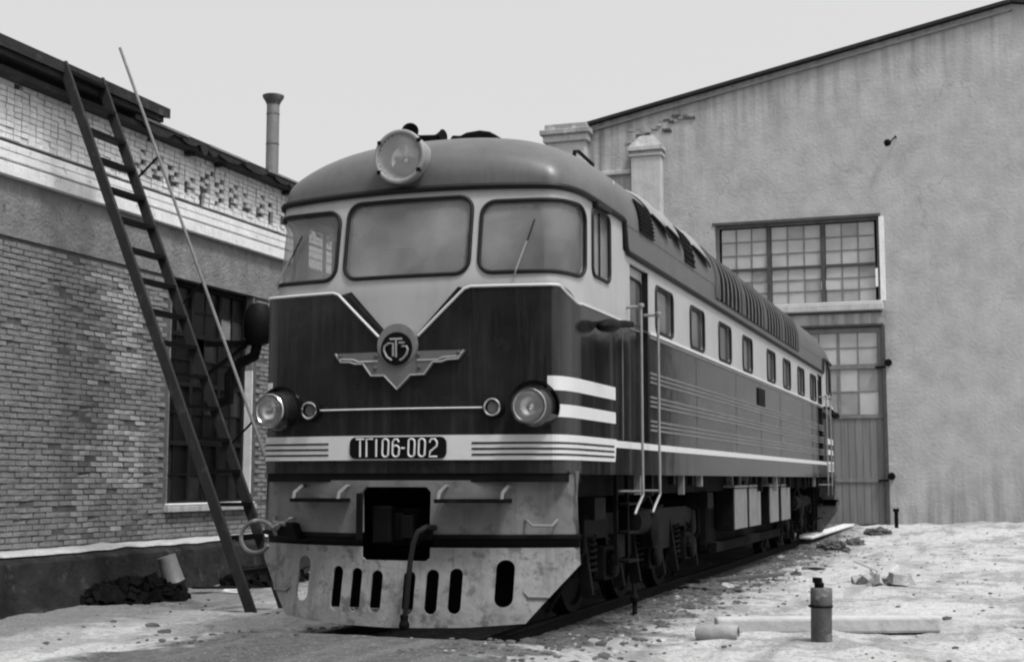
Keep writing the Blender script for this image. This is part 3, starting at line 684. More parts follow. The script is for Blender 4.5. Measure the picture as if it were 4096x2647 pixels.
for rear in (False, True):
    E = end(rear); g = MB(); off = .02
    arc = [E(U_(t, ZG(U_(t, 4.17)[0])+.005, off)) for t in [-2+4*i/60 for i in range(61)]]
    rs = [E((W+off, y, z)) for y, z in ((1.8, 4.145), (2.3, 4.15), (2.60, 4.15), (2.66, 4.14), (2.70, 4.0), (2.73, 3.87), (2.80, 3.825), (3.2, 3.825), (LM, 3.825))]
    ls = [E((-W-off, y, z)) for y, z in ((LM, 3.825), (3.2, 3.825), (2.80, 3.825), (2.73, 3.87), (2.70, 4.0), (2.66, 4.14), (2.60, 4.15), (2.3, 4.15), (1.8, 4.145))]
    g.tube(ls+arc+rs, .032, 7); obj('gutter', g, 'rubber', loco, smooth=True)
    # horns and roof hood
    g = MB(); g.lathe([(.012, -.42), (.03, -.3), (.035, -.1), (.06, -.02), (.088, .03), (.09, .04), (.02, .0)], E((-.40, 1.55, 4.995)), E((.30, -1, .03))-E((0, 0, 0)), 16); hn = obj('horn', g, 'black_iron', loco, smooth=True)
    g = MB(); g.lathe([(.012, -.35), (.025, -.2), (.035, -.05), (.06, .02), (.07, .03)], E((-.12, 1.70, 4.965)), E((1, -.3, .05))-E((0, 0, 0)), 14); g.bar(E((-.42, 1.7, 4.97)), E((-.10, 1.7, 4.95)), .05, .05); g.bar(E((-.3, 1.75, 4.7)), E((-.3, 1.75, 4.97)), .05, .05); obj('horn_bracket', g, 'black_iron', hn, smooth=True)
    g = MB(); hp = [(-.40, 0), (-.42, .12), (-.36, .20), (-.27, .19), (-.2, .215), (-.05, .225), (.06, .205), (.14, .165), (.155, .12), (.15, 0)]
    g.prism(hp, lambda x, z: E((x+.24, 2.0, 4.82+z*1.15)), lambda x, z: E((x+.24, 2.6, 4.84+z*1.15))); g.bar(E((-.40, 2.1, 4.92)), E((-.15, 2.1, 4.93)), .03, .03); obj('roof_hood', g, 'black_iron', loco, bevel=.02)
# radiator louvers, tarpaulin flaps, grille on both roof shoulders
def rp(sg, s, y, off=0.0):      # s = distance measured up the roof profile from z 3.9
    pts = [(1.556, 3.86), (1.56, 4.13)]+[(a, b) for a, b in reversed(prof[:-1])]
    d = 0
    for (a, b), (c, e) in zip(pts, pts[1:]):
        L = math.hypot(c-a, e-b)
        if s <= d+L:
            u = (s-d)/L; nx, nz = (e-b)/L, -(c-a)/L; return Vector((sg*(a+(c-a)*u+nx*off), y, b+(e-b)*u+nz*off))
        d += L
    return Vector((0, y, 4.95+off))
for sg in (1, -1):
    S0, S1 = .10, 1.25; ss = [S0+(S1-S0)*i/18 for i in range(19)]
    groups = [(7.85, 9.85), (9.97, 12.0), (12.12, 14.1), (14.22, 16.25)]
    for a, b in groups:
        g = MB(); g.grid([[rp(sg, s, y, .012) for s in ss] for y in (a, b)]); lv = obj('radiator_louver', g, 'louver_dark', loco, smooth=True)
        n = 6; me_done = None
        for i in range(n):
            y = a+(b-a)*(i+.5)/n
            g = MB(); k = .03
            g.grid([[rp(sg, s, y-k, .012) for s in ss], [rp(sg, s, y-k, .026) for s in ss], [rp(sg, s, y+k*.2, .026) for s in ss], [rp(sg, s, y+k*.2, .012) for s in ss]]); obj('louver_slat', g, 'louver_rib', lv, smooth=True)
    for y in (7.80, 9.91, 12.06, 14.16, 16.30):
        g = MB(); g.grid([[rp(sg, s, y-.035, .0) for s in ss], [rp(sg, s, y-.03, .036) for s in ss], [rp(sg, s, y+.03, .036) for s in ss], [rp(sg, s, y+.035, 0) for s in ss]]); obj('louver_rib', g, 'roof_grey', loco, smooth=True)
    for y0, y1, s0, s1 in ((3.38, 4.05, .30, .66), (5.75, 6.35, .32, .95)):
        g = MB(); q = [s0+(s1-s0)*i/8 for i in range(9)]; g.grid([[rp(sg, s, y, .012) for s in q] for y in (y0, y1)]); gr = obj('roof_grille', g, 'louver_dark', loco, smooth=True)
        g = MB()
        for s in q: g.tube([rp(sg, s, y0, .016), rp(sg, s, y1, .016)], .012, 5)
        obj('grille_bar', g, 'black_iron', gr)
    for y0, y1, s0 in ((4.15, 4.85, .47), (4.9, 5.6, .46), (6.45, 7.35, .48)):     # pale curved hatch covers with drooping hems
        g = MB(); q = [i/10 for i in range(11)]; rows = []
        for j in range(7):
            u = j/6; hem = s0+.16*(1-u)**2+.0; rows.append([rp(sg, hem+(1.32-hem)*k, y0+(y1-y0)*u, .02+.035*math.sin(math.pi*u)) for k in q])
        g.grid(rows); obj('roof_hatch', g, 'hatch_grey', loco, smooth=True)
        g = MB(); g.tube([r[0]+Vector((sg*.012, 0, -.005)) for r in rows], .014, 5); obj('hatch_hem', g, 'rubber', loco)
for y, dz in ((2.9, .0), (6.0, .0), (9.6, .0), (11.8, 0)):
    g = MB(); g.tube([rp(1, 1.32, y, -.02), rp(1, 1.34, y, .12), rp(1, 1.34, y+.12, .15), rp(1, 1.34, y+.7, .13), rp(1, 1.32, y+.72, -.02)], .022, 6); obj('grab_rail', g, 'black_iron', loco, smooth=True)

# --- underframe, bogies, boxes
m = MB(); m.box(-1.30, 1.30, 1.15, YB-1.15, 1.25, 1.56); obj('underframe', m, 'tar', loco)
m = MB(); m.box(-1.15, 1.15, 9.0, 15.55, .36, 1.25); obj('fuel_tank', m, 'tar', loco, bevel=.12)
for sg in (1, -1):
    for a, b in ((9.55, 10.68), (10.87, 12.0), (13.0, 14.02), (14.36, 15.5)):
        g = MB(); g.box(min(sg*1.16, sg*1.44), max(sg*1.16, sg*1.44), a, b, .65, 1.295); bx_ = obj('battery_box', g, 'tar', loco, bevel=.015)
        g = MB(); g.box(min(sg*1.442, sg*1.462), max(sg*1.442, sg*1.462), a+.02, b-.02, .67, 1.28); obj('box_door', g, 'box_grey', bx_, bevel=.006)
        g = MB(); g.box(min(sg*1.2, sg*1.47), max(sg*1.2, sg*1.47), a-.03, b+.03, 1.296, 1.33)
        for y in (a+.2, b-.25): g.box(min(sg*1.3, sg*1.4), max(sg*1.3, sg*1.4), y, y+.06, 1.33, 1.5)
        obj('box_lid', g, 'galvanised', bx_)
    g = MB()
    for y in (10.77, 14.2): g.box(min(sg*1.2, sg*1.40), max(sg*1.2, sg*1.40), y-.06, y+.06, .7, 1.4)
    g.bar((sg*1.2, 9.1, .42), (sg*1.2, 15.5, .42), .12, .14); each('box_strut', g, 'tar', loco)
wh = MB(); wh.lathe([(.05, -.09), (.16, -.09), (.17, -.03), (.43, -.02), (.45, -.065), (.525, -.065), (.535, .06), (.56, .065), (.56, .09), (.45, .09), (.42, .03), (.05, .05)], (0, 0, 0), (1, 0, 0), 28)
wheel_me = mesh_of(wh, 'dark_iron', True, 'wheel')
for bc in (5.15, YB-5.15):
    for dy in (-2.0, 0, 2.0):
        for sg in (1, -1): piece('wheel', wheel_me, loco, (sg*.79, bc+dy, .528), (0, 0, math.pi if sg > 0 else 0))
        g = MB(); g.tube([(-.8, bc+dy, .528), (.8, bc+dy, .528)], .09, 10); obj('axle', g, 'tar', loco)
    for sg in (1, -1):
        pts = [(-3.0, .72), (-2.75, .55), (-2.3, .55), (-2.2, .80), (-1.8, .80), (-1.7, .55), (-.3, .55), (-.2, .80), (.2, .80), (.3, .55), (1.7, .55), (1.8, .80), (2.2, .80), (2.3, .55), (2.75, .55), (3.0, .72), (3.0, .98), (2.3, 1.06), (-2.3, 1.06), (-3.0, .98)]
        g = MB(); g.sheet(pts, (), lambda y, z: Vector((sg*1.16, bc+y, z)), lambda y, z: Vector((sg*1.04, bc+y, z))); bf = obj('bogie_frame', g, 'black_iron', loco)
        for dy in (-2, 0, 2):
            g = MB(); g.box(min(sg*1.0, sg*1.26), max(sg*1.0, sg*1.26), bc+dy-.19, bc+dy+.19, .36, .72); g.lathe([(.15, 0), (.15, .07), (.10, .09)], (sg*1.26, bc+dy, .53), (sg, 0, 0), 14); obj('axle_box', g, 'dark_iron', bf, bevel=.02)
            for d2 in (-.42, .42):
                g = MB(); g.tube([(sg*1.15+.075*math.cos(a*.7), bc+dy+d2+.075*math.sin(a*.7), .42+a*.0075) for a in range(56)], .02, 5); obj('spring', g, 'dark_iron', bf, smooth=True)
                g = MB(); g.bar((sg*1.2, bc+dy+d2*1.5, .24), (sg*1.1, bc+dy+d2*1.5, .9), .07, .12); g.bar((sg*.8, bc+dy+d2*1.5, .35), (sg*.8, bc+dy+d2*1.42, .75), .1, .08); obj('brake_hanger', g, 'dark_iron', bf)
        g = MB(); g.lathe([(.05, -.26), (.15, -.24), (.16, .2), (.10, .26)], (sg*1.28, bc-1.0, .95), (0, 1, 0), 14); obj('brake_cylinder', g, 'dark_iron', bf, smooth=True)
        g = MB(); g.lathe([(.05, -.1), (.20, -.09), (.21, .05), (.12, .1)], (sg*1.32, bc-.35, .82), (sg, 0, 0), 18); g.tube([(sg*1.3, bc-1.0, 1.1), (sg*1.34, bc-.6, 1.25), (sg*1.32, bc-.2, 1.05), (sg*1.25, bc+.5, 1.1)], .025, 6); obj('sand_pipe', g, 'dark_iron', bf, smooth=True)
        for y in (bc-2.85, bc+2.85):
            g = MB(); g.tube([(sg*1.2, y, 1.15), (sg*1.22, y, .7), (sg*.95, y-.05, .25), (sg*.84, y-.05, .08)], .028, 6); g.box(min(sg*1.1, sg*1.4), max(sg*1.1, sg*1.4), y-.2, y+.2, 1.02, 1.24); obj('sand_box', g, 'dark_iron', loco)
        # footboard ladder below the cab door
        yd = 3.2 if bc < LM else YB-3.2
        g = MB()
        for z in (.55, .85, 1.15): g.box(min(sg*1.36, sg*1.52), max(sg*1.36, sg*1.52), yd-.22, yd+.22, z, z+.025)
        for y in (yd-.23, yd+.23): g.box(min(sg*1.36, sg*1.40), max(sg*1.36, sg*1.40), y-.02, y+.02, .52, 1.5)
        obj('door_steps', g, 'dark_iron', loco)

# ================================================================== left brick workshop
XL = -6.94; Y0, Y1 = 0.9, 22.5
shop = thing('brick_workshop', 'whitewashed brick workshop with dentilled frieze and tall dark windows left of the locomotive', 'building', (-9, 10, 0))
wn_l = [(7.15, 9.68), (11.5, 14.0), (15.8, 18.3)]; ZW0, ZW1 = 1.0, 4.6
SX = lambda d: (lambda y, z: Vector((XL+d, y, z)))
m = MB(); m.sheet(rect(Y0, Y1, -.4, 6.95), [rect(a, b, ZW0, ZW1) for a, b in wn_l], SX(-.012), SX(-.45)); obj('wall', m, 'mortar', shop)
m = MB(); m.box(-14.9, -14.6, Y0, Y1, -.4, 6.9); m.box(-14.6, XL-.46, Y0, Y0+.3, -.4, 6.9); m.box(-14.6, XL-.46, Y1-.3, Y1, -.4, 6.9); each('rear_wall', m, 'brick', shop)
# plaster between window heads and cornice, round the window heads
m = MB(); m.sheet(rect(Y0, Y1, 4.60, 5.37), (), SX(.012), SX(-.012)); obj('plaster', m, 'plaster_grey', shop)
# whitewashed corbel bands
for z0, z1, d in ((5.375, 5.55, .11), (5.595, 5.70, .072), (5.716, 5.815, .06)):
    m = MB(); m.box(XL-.01, XL+d, Y0, Y1, z0, z1); obj('corbel_band', m, 'whitewash', shop, bevel=.008)
# frieze with stacks of recessed bricks
fz = MB(); rng_ = random.Random(11)
for r in range(12):
    z = 5.868+r*.0785; c = 0; y = Y0
    while y < Y1-.16:
        hole = 1 <= r <= 6 and (c % 3 == (1 if r % 2 else 2) or (r in (2, 3) and c % 3 == 1)) and y > 6.1 and rng_.random() > (.5 if r in (1, 6) else .12)
        hole = hole or rng_.random() < .012
        if not hole:
            d = .05+rng_.choice((0, 0, .004, .008, -.01))+rng_.uniform(-.003, .003); a, b = y+.004+rng_.uniform(0, .006), y+.146-rng_.uniform(0, .008); z0, z1 = z+rng_.uniform(.002, .006), z+.074+rng_.uniform(-.005, .001)
            t = [rng_.uniform(-.006, .004) for _ in range(4)]
            fz.add([(XL-.012, a, z0), (XL-.012, b, z0), (XL-.012, b, z1), (XL-.012, a, z1), (XL+d+t[0], a, z0), (XL+d+t[1], b, z0), (XL+d+t[2], b, z1), (XL+d+t[3], a, z1)], [(4, 5, 6, 7), (0, 4, 7, 3), (1, 2, 6, 5), (0, 1, 5, 4), (3, 7, 6, 2)])
        elif rng_.random() < .35:
            fz.box(XL-.012, XL-.012+rng_.uniform(.004, .02), y+.02, y+.13, z+.005, z+.05)
        y += .15; c += 1
fr_ = obj('frieze_bricks', fz, 'whitewash', shop); fr_['kind'] = 'stuff'
# bricks
bm_ = MB(); bm_.box(-.03, .0, -.125, .125, -.0325, .0325); brick_me = [mesh_of(bm_, 'brick', name='brick')]
for k in range(5):
    q = MB(); q.box(-.03, random.uniform(-.002, .006), -.125+random.uniform(0, .012), .125-random.uniform(0, .015), -.0325+random.uniform(0, .005), .0325-random.uniform(0, .006))
    q.v = [(x+(random.uniform(-.007, .004) if x > -.02 else 0), y_+random.uniform(-.006, .006), z_+random.uniform(-.004, .004)) for x, y_, z_ in q.v]; brick_me.append(mesh_of(q, 'brick', name='brick'))
mat('brick_pale_', .33, .9, .3, 5, .6, 40); mat('brick_dark_', .12, .85, .4, 5, .6, 40)
def recol(me, m_):
    k = me.copy(); k.materials.clear(); k.materials.append(MATS[m_]); return k
brick_pale = [recol(k, 'brick_pale_') for k in brick_me]; brick_dark = [recol(k, 'brick_dark_') for k in brick_me]
bl = []
for r in range(53):
    z = .475+r*.0775; y = Y0+(.131 if r % 2 else 0)+.13
    while y < Y1-.14:
        inwin = any(a-.13 < y < b+.13 for a, b in wn_l) and ZW0-.06 < z
        if not inwin and random.random() > .035: bl.append((y, z))
        y += .262
    # closers beside the openings
    for a, b in wn_l: 
        pass
cpos = cam.location
bl.sort(key=lambda p: (Vector((XL, p[0], p[1]))-cpos).length if p[0] > 4.9 else 99+p[0])
rest = MB()
for i, (y, z) in enumerate(bl):
    pw = noise.fractal(Vector((y*.9, z*.9, 4)), 1, 2, 3); me = random.choice(brick_pale if pw > .12 and random.random() < .8 else brick_dark if pw < -.28 and random.random() < .5 else brick_me if random.random() < .86 else brick_pale if random.random() < .6 else brick_dark); off = random.choice((0, 0, .002, .004, -.006, .006, -.010))
    if i < 300: piece('brick', me, shop, (XL+off, y, z), (random.uniform(-.012, .012), 0, 0))
    else: rest.add([(v.co.x+XL+off, v.co.y+y, v.co.z+z) for v in me.vertices], [tuple(p.vertices) for p in me.polygons])
rb = obj('brick_courses', rest, 'brick', shop); rb['kind'] = 'stuff'
# windows
for a, b in wn_l:
    m = MB(); xg = XL-.19
    m.box(xg-.30, xg-.28, a, b, ZW0, ZW1); wo_ = obj('window', m, 'tar', shop)
    cy = [a+(b-a)*k/6 for k in range(7)]; cz_ = [ZW0, 1.5, 2.0, 2.48, 2.95, 3.35, 3.75, 4.15, ZW1]
    for i_ in range(6):
        for j_ in range(8):
            q = random.random()
            if q < .06: continue
            m = MB(); tl = random.uniform(-.01, .01); ya, yb, za, zb = cy[i_]+.008, cy[i_+1]-.008, cz_[j_]+.008, cz_[j_+1]-.008
            m.add([(xg+tl, ya, za), (xg-tl, yb, za), (xg-tl, yb, zb), (xg+tl, ya, zb), (xg-.012, ya, za), (xg-.012, yb, za), (xg-.012, yb, zb), (xg-.012, ya, zb)], [(0, 1, 2, 3), (7, 6, 5, 4), (0, 4, 5, 1), (1, 5, 6, 2), (2, 6, 7, 3), (3, 7, 4, 0)])
            obj('pane', m, 'window_glass_dark' if q < .72 else 'window_glass_grey' if q < .95 else 'plaster_grey', wo_)
    m = MB(); m.box(xg, xg+.05, a+.001, a+.09, ZW0, ZW1); m.box(xg, xg+.05, b-.09, b-.001, ZW0, ZW1); m.box(xg, xg+.05, a+.09, b-.09, ZW1-.09, ZW1-.001); m.box(xg, xg+.05, a+.09, b-.09, ZW0+.001, ZW0+.09)
    for f in (1/3, 2/3): m.box(xg, xg+.045, a+(b-a)*f-.035, a+(b-a)*f+.035, ZW0+.09, ZW1-.09)
    for z in (2.0, 2.95, 3.75): m.box(xg, xg+.04, a+.09, b-.09, z-.035, z+.035)
    each('frame', m, 'old_wood_dark', wo_)
    m = MB()
    for f in (1/6, .5, 5/6): m.box(xg, xg+.02, a+(b-a)*f-.012, a+(b-a)*f+.012, ZW0+.09, ZW1-.09)
    for z in (1.5, 2.48, 3.35, 4.15): m.box(xg, xg+.02, a+.09, b-.09, z-.012, z+.012)
    each('glazing_bar', m, 'old_wood_dark', wo_)
    m = MB(); m.box(XL-.185, XL+.004, b-.015, b+.012, ZW0+.02, 3.3); each('reveal', m, 'whitewash', wo_)
    m = MB(); m.box(XL-.185, XL+.004, b-.012, b+.010, 3.301, ZW1-.01); m.box(XL-.185, XL+.004, a-.010, a+.012, ZW0+.02, ZW1-.01); each('reveal', m, 'plaster_grey', wo_)
    m = MB(); m.box(XL-.18, XL+.09, a-.06, b+.10, ZW0-.085, ZW0+.005); sl_ = obj('sill', m, 'whitewash_dirty', wo_, bevel=.01)
    m = MB(); m.box(XL-.16, XL+.08, a-.03, b+.05, ZW0+.007, ZW0+.045); obj('sill_snow', m, 'snow', wo_, bevel=.018)
    m = MB(); m.box(XL+.0125, XL+.02, a-.1, b+.1, ZW1, ZW1+.03); obj('lintel_edge', m, 'plaster_grey', wo_)
# low tarred plinth with snow on top
m = MB(); n = 60; rows = []
for i in range(n+1):
    y = Y0-.1+(Y1-Y0+.2)*i/n; j = .05*noise.noise(Vector((y*.9, 0, 0))); k = .04*noise.noise(Vector((y*1.7, 5, 0)))
    rows.append([(XL-.02, y, .47+k), (XL+.42+j, y, .44+k), (XL+.55+j, y, .36+k), (XL+.62+j*2, y, .05), (XL+.80+j*3, y, -.35)])
m.grid(rows); obj('plinth', m, 'plinth_tar', shop, smooth=True)
m = MB(); m.grid([[(r[0][0], r[0][1], r[0][2]+.03), (r[1][0]-.02, r[1][1], r[1][2]+.045), (r[1][0]+.03, r[1][1], r[1][2]+.012)] for r in rows]); obj('plinth_snow', m, 'whitewash_dirty', shop, smooth=True)
# roof: boards, ragged felt edge, upper roof step
m = MB(); m.prism([(XL+.33, 6.72), (XL+.33, 6.80), (-11, 7.75), (-15.2, 6.9), (-15.2, 6.8), (-11, 7.62)], lambda x, z: Vector((x, 5.6, z)), lambda x, z: Vector((x, Y1+.3, z))); rf = obj('roof', m, 'roofing', shop)
m = MB(); m.prism([(XL+.42, 6.90), (XL+.42, 7.05), (-11, 8.0), (-15.2, 7.15), (-15.2, 7.05), (-11, 7.85)], lambda x, z: Vector((x, Y0-.3, z)), lambda x, z: Vector((x, 6.35, z))); obj('upper_roof', m, 'roofing', shop)
m = MB(); m.box(XL+.06, XL+.29, Y0, Y1, 6.64, 6.715); obj('eave_board', m, 'roofing', shop)
m = MB(); m.box(XL-.4, XL+.03, Y0, 6.3, 6.83, 6.98); obj('upper_eave_wall', m, 'whitewash_dirty', shop)
m = MB(); m.box(XL+.0, XL+.37, Y0-.2, 6.25, 6.82, 6.90); obj('eave_board', m, 'roofing', shop)
y = 5.75
while y < Y1:           # torn hanging felt and rafter ends
    L = random.uniform(.25, .9); d = random.uniform(.02, .14)
    m = MB(); m.prism([(y, 6.73), (y+L, 6.73), (y+L*.8, 6.71-d*.7), (y+L*.45, 6.71-d), (y+L*.12, 6.71-d*.4)], lambda q, z: Vector((XL+.315, q, z)), lambda q, z: Vector((XL+.338, q, z))); obj('felt_flap', m, 'roofing', rf)
    y += L*random.uniform(.8, 1.3)
for k in range(22):
    if random.random() < .4: continue
    y = 5.9+k*.75+random.uniform(-.2, .2); m = MB(); m.box(XL+.06, XL+random.uniform(.15, .28), y, y+random.uniform(.08, .14), 6.64-random.uniform(.04, .12), 6.64); obj('rafter_end', m, 'roofing', shop)
for y in (5.8, 7.6, 9.5, 11.4, 13.2):   # lapped pale sheet strips on the eave
    m = MB(); m.bar((XL+.345, y, 6.78), (XL+.345, y+1.2, 6.78), .012, .035); obj('eave_strip', m, 'stack_steel', rf)

# stovepipe behind the eave
ch = thing('stovepipe_chimney', 'tall round sheet-metal stovepipe with flared cap above the workshop roof', 'chimney', (-9, 13.85, 7))
m = MB(); m.lathe([(.135, 0), (.135, 2.42)], (-9, 13.85, 6.95), (0, 0, 1), 20); obj('pipe', m, 'stack_steel', ch, smooth=True)
m = MB(); m.lathe([(.137, 0), (.16, .06), (.225, .16), (.228, .20), (.14, .20), (.13, .1)], (-9, 13.85, 9.32), (0, 0, 1), 20); obj('flared_cap', m, 'hydrant', ch, smooth=True)
for z in (7.7, 8.45, 9.1):
    m = MB(); m.lathe([(.14, 0), (.141, .03)], (-9, 13.85, z), (0, 0, 1), 20); obj('seam_ring', m, 'hydrant', ch)

# ladder with handrail leaning on the eave
ld = thing('steel_ladder', 'long dark ladder with a pipe handrail leaning against the workshop eave', 'ladder', (-3.5, 4.2, -.2))
def lp_(y, z, off=0.0): # point on ladder plane at height z
    return Vector((-3.50-(z+.2)*.4255+off, y, z))
for y in (3.86, 4.68):
    m = MB(); m.bar(lp_(y, -.25), lp_(y, 7.05), .055, .14, (1, 0, .43)); obj('stile', m, 'ladder_wood', ld, bevel=.008)
z = .28; 
while z < 6.95:
    m = MB(); c0, c1 = lp_(3.89, z), lp_(4.65, z+random.uniform(-.015, .015)); m.bar(c0, c1, .16, .05, (0, 0, 1)); obj('rung', m, 'black_iron', ld); z += .415
m = MB(); m.tube([lp_(4.74, .35, .30), lp_(4.74, .75, .44), lp_(4.74, 1.2, .47), lp_(4.74, 7.5, .47)], .022, 8); hr = obj('handrail', m, 'rail_pole', ld, smooth=True)
for z in (1.85, 3.75, 5.55):
    m = MB(); m.tube([lp_(4.69, z), lp_(4.74, z+.33, .47)], .016, 6); obj('handrail_strut', m, 'black_iron', ld)

# dark tank on a post between locomotive and workshop
tk = thing('steel_vessel', 'dark rounded steel vessel bracketed to the workshop wall beside the locomotive cab', 'vessel', (-6.0, 8.2, 3.5))
m = MB(); m.lathe([(.02, 0), (.16, .04), (.23, .14), (.24, .36), (.22, .56), (.14, .68), (.02, .71)], (-5.98, 8.2, 3.56), (0, 0, 1), 22); obj('shell', m, 'black_iron', tk, smooth=True)
m = MB(); m.bar((-6.95, 8.2, 3.62), (-6.1, 8.2, 3.62), .08, .08); m.bar((-6.95, 8.2, 3.1), (-6.2, 8.2, 3.58), .06, .06); each('bracket', m, 'black_iron', tk)
m = MB(); m.tube([(-6.0, 8.2, 3.6), (-6.05, 8.2, 3.4), (-6.3, 8.2, 3.3), (-6.5, 8.2, 3.1), (-6.5, 8.2, 2.7), (-6.95, 8.2, 2.6)], .09, 8); obj('elbow_pipe', m, 'black_iron', tk, smooth=True)

# bucket and debris by the plinth
bk = thing('bucket', 'battered grey metal bucket tipped against the tarred plinth', 'bucket', (-5.95, 6.0, 0))
ax = Vector((.28, .18, -1)).normalized()
m = MB(); m.lathe([(.13, 0), (.15, .38), (.155, .39), (.14, .385), (.12, .02)], Vector((-6.02, 5.80, .33)), ax, 20); obj('shell', m, 'galvanised', bk, smooth=True)
m = MB(); m.tube([Vector((-6.02, 5.80, .33))+ax*.38+Vector((.15*math.cos(a*.35), .15*math.sin(a*.35), .04*math.sin(a*.35))) for a in range(10)], .008, 5); obj('bail', m, 'black_iron', bk)

def lump(name, loc, size, mt, label, cat, seed, group=None):
    m = MB(); bmx = bmesh.new(); bmesh.ops.create_icosphere(bmx, subdivisions=4 if max(size) > .2 else 2, radius=1)
    rr = random.Random(seed); o = Vector((rr.uniform(0, 50), rr.uniform(0, 50), 0))
    vs = []
    for v in bmx.verts:
        q = v.co*(1+.45*noise.noise(v.co*1.6+o)+(.22*noise.fractal(v.co*5+o, .9, 2.0, 3) if max(size) > .2 else 0)); vs.append((q.x*size[0], q.y*size[1], max(-.5, q.z)*size[2]))
    m.add(vs, [tuple(v.index for v in f.verts) for f in bmx.faces]); bmx.free()
    ob = obj(name, m, mt); ob.location = (loc[0], loc[1], gz(loc[0], loc[1])+.2*size[2]); ob.rotation_euler = (0, 0, rr.uniform(0, 6)); tag(ob, label, cat, group); return ob

# ================================================================== depot hall behind
YF = 27.0
hall = thing('depot_hall', 'tall plastered depot hall with gable roof, big gridded window and gate behind the locomotive', 'building', (2, 40, 0))
HX0, HX1, RX = -5.86, 18.0, 6.07
zr = lambda x: 11.83+.197*(x-HX0) if x <= RX else 11.83+.197*(RX-HX0)-.197*(x-RX)
HF = lambda d: (lambda x, z: Vector((x, YF+d, z)))
WX0, WX1, WZ0, WZ1 = -2.12, 2.45, 6.21, 8.60; DX0, DX1, DZ1 = -2.30, 2.47, 5.58
m = MB(); m.sheet([(HX0, -.6), (HX1, -.6), (HX1, zr(HX1)), (RX, zr(RX)), (HX0, zr(HX0))], [rect(WX0, WX1, WZ0, WZ1), rect(DX0, DX1, -.3, DZ1), rect(6.6, 11.2, -.3, DZ1)], HF(0), HF(.5)); obj('gable_wall', m, 'hall_plaster', hall)  # last opening is added out of view to darken the body side's reflection
m = MB(); m.box(HX0, HX0+.4, YF+.501, 65, -.6, 11.8); m.box(HX1-.4, HX1, YF+.501, 65, -.6, 11.8); m.box(HX0+.401, HX1-.401, 64.6, 65, -.6, 11.8); each('side_wall', m, 'hall_plaster', hall)
m = MB()
for a, b in ((HX0-.3, RX), (RX, HX1+.3)):
    pa, pb = (a, zr(max(a, HX0))-(0.06 if a < HX0 else 0)), (b, zr(min(b, HX1)))
    m.prism([pa, pb, (pb[0], pb[1]+.09), (pa[0], pa[1]+.09)], lambda x, z: Vector((x, YF-.16, z+.02)), lambda x, z: Vector((x, 65.2, z+.02)))
obj('roof', m, 'roofing', hall)
m = MB(); m.bar((HX0, YF-.05, zr(HX0)-.16), (RX, YF-.05, zr(RX)-.16), .10, .07); obj('verge_moulding', m, 'box_grey', hall)
# corner buttress
m = MB(); m.box(-7.06, HX0-.002, YF-.30, YF+.8, -.6, 11.35); bt = obj('corner_pier', m, 'hall_brick_white', hall, bevel=.02)
for z0, z1, d in ((10.62, 10.86, .05), (11.351, 11.56, .09), (11.561, 11.72, .17), (11.721, 11.90, .05)):
    m = MB(); m.box(-7.06-d, HX0+d-.002 if z0 > 11 else HX0+.02, YF-.30-d, YF+.8, z0, z1)
    obj('pier_course', m, 'hall_brick_white' if z0 < 11.56 else 'stone', bt, bevel=.025)
for k in range(9):
    m = MB(); m.box(-7.2, HX0+.1, YF-.32-.03*random.random(), YF, 2+k*.95, 2.06+k*.95); 
# pilasters with pyramid caps
for xa, xb in ((-4.47, -3.60),):
    m = MB(); m.box(xa, xb, YF-.34, YF+.02, -.5, 10.72); pl = obj('pilaster', m, 'hall_brick_white', hall, bevel=.02)
    for z0, z1, d in ((10.721, 10.80, .05), (10.801, 10.88, .0), (10.881, 10.98, .09)):
        m = MB(); m.box(xa-d, xb+d, YF-.34-d, YF+.02, z0, z1); obj('cap_course', m, 'hall_brick_white', pl, bevel=.012)
    xm = (xa+xb)/2; m = MB(); m.add([(xa-.09, YF-.43, 10.981), (xb+.09, YF-.43, 10.981), (xb+.09, YF+.02, 10.981), (xa-.09, YF+.02, 10.981), (xm-.2, YF-.2, 11.36), (xm+.2, YF-.2, 11.36), (xm+.2, YF+.02, 11.36), (xm-.2, YF+.02, 11.36)], [(0, 1, 5, 4), (1, 2, 6, 5), (3, 0, 4, 7), (4, 5, 6, 7), (0, 3, 2, 1), (2, 3, 7, 6)]); obj('pyramid_cap', m, 'stone', pl)
m = MB(); m.box(HX0+.03, -4.53, YF-.12, YF+.02, 10.29, 10.42); obj('wall_ledge', m, 'hall_brick_white', hall, bevel=.02)
for k in range(26):
    x = -4.75+random.uniform(0, 1.9); z = zr(x)-.42-random.randint(0, 4)*.085-random.uniform(0, .1)
    m = MB(); m.box(x, x+random.uniform(.12, .26), YF-random.uniform(.015, .05), YF+.02, z, z+.062); obj('bare_brick', m, 'rubble_dark' if k % 2 else 'stone', hall)
# big window: 3 bays x 2 tiers x 9 panes
hw = thing('x', '', '') if False else None
yw = YF+.16
m = MB(); m.box(WX0, WX0+.10, yw, yw+.1, WZ0, WZ1); m.box(WX1-.10, WX1, yw, yw+.1, WZ0, WZ1); m.box(WX0+.1, WX1-.1, yw, yw+.1, WZ1-.07, WZ1); m.box(WX0+.1, WX1-.1, yw, yw+.1, WZ0, WZ0+.06)
bays = [WX0+.10, -.61, .885, WX1-.10]; tiers = [WZ0+.06, 7.32, WZ1-.07]
hwn = obj('hall_window', m, 'muntin', hall)
m = MB()
for x in bays[1:3]: m.box(x-.055, x+.055, yw-.03, yw+.1, WZ0+.06, WZ1-.07)
each('mullion', m, 'hall_frame', hwn)
m = MB()
for a, b in zip(bays, bays[1:]): m.box(a+.056, b-.056, yw-.015, yw+.1, 7.285, 7.345)
each('transom', m, 'hall_frame', hwn)
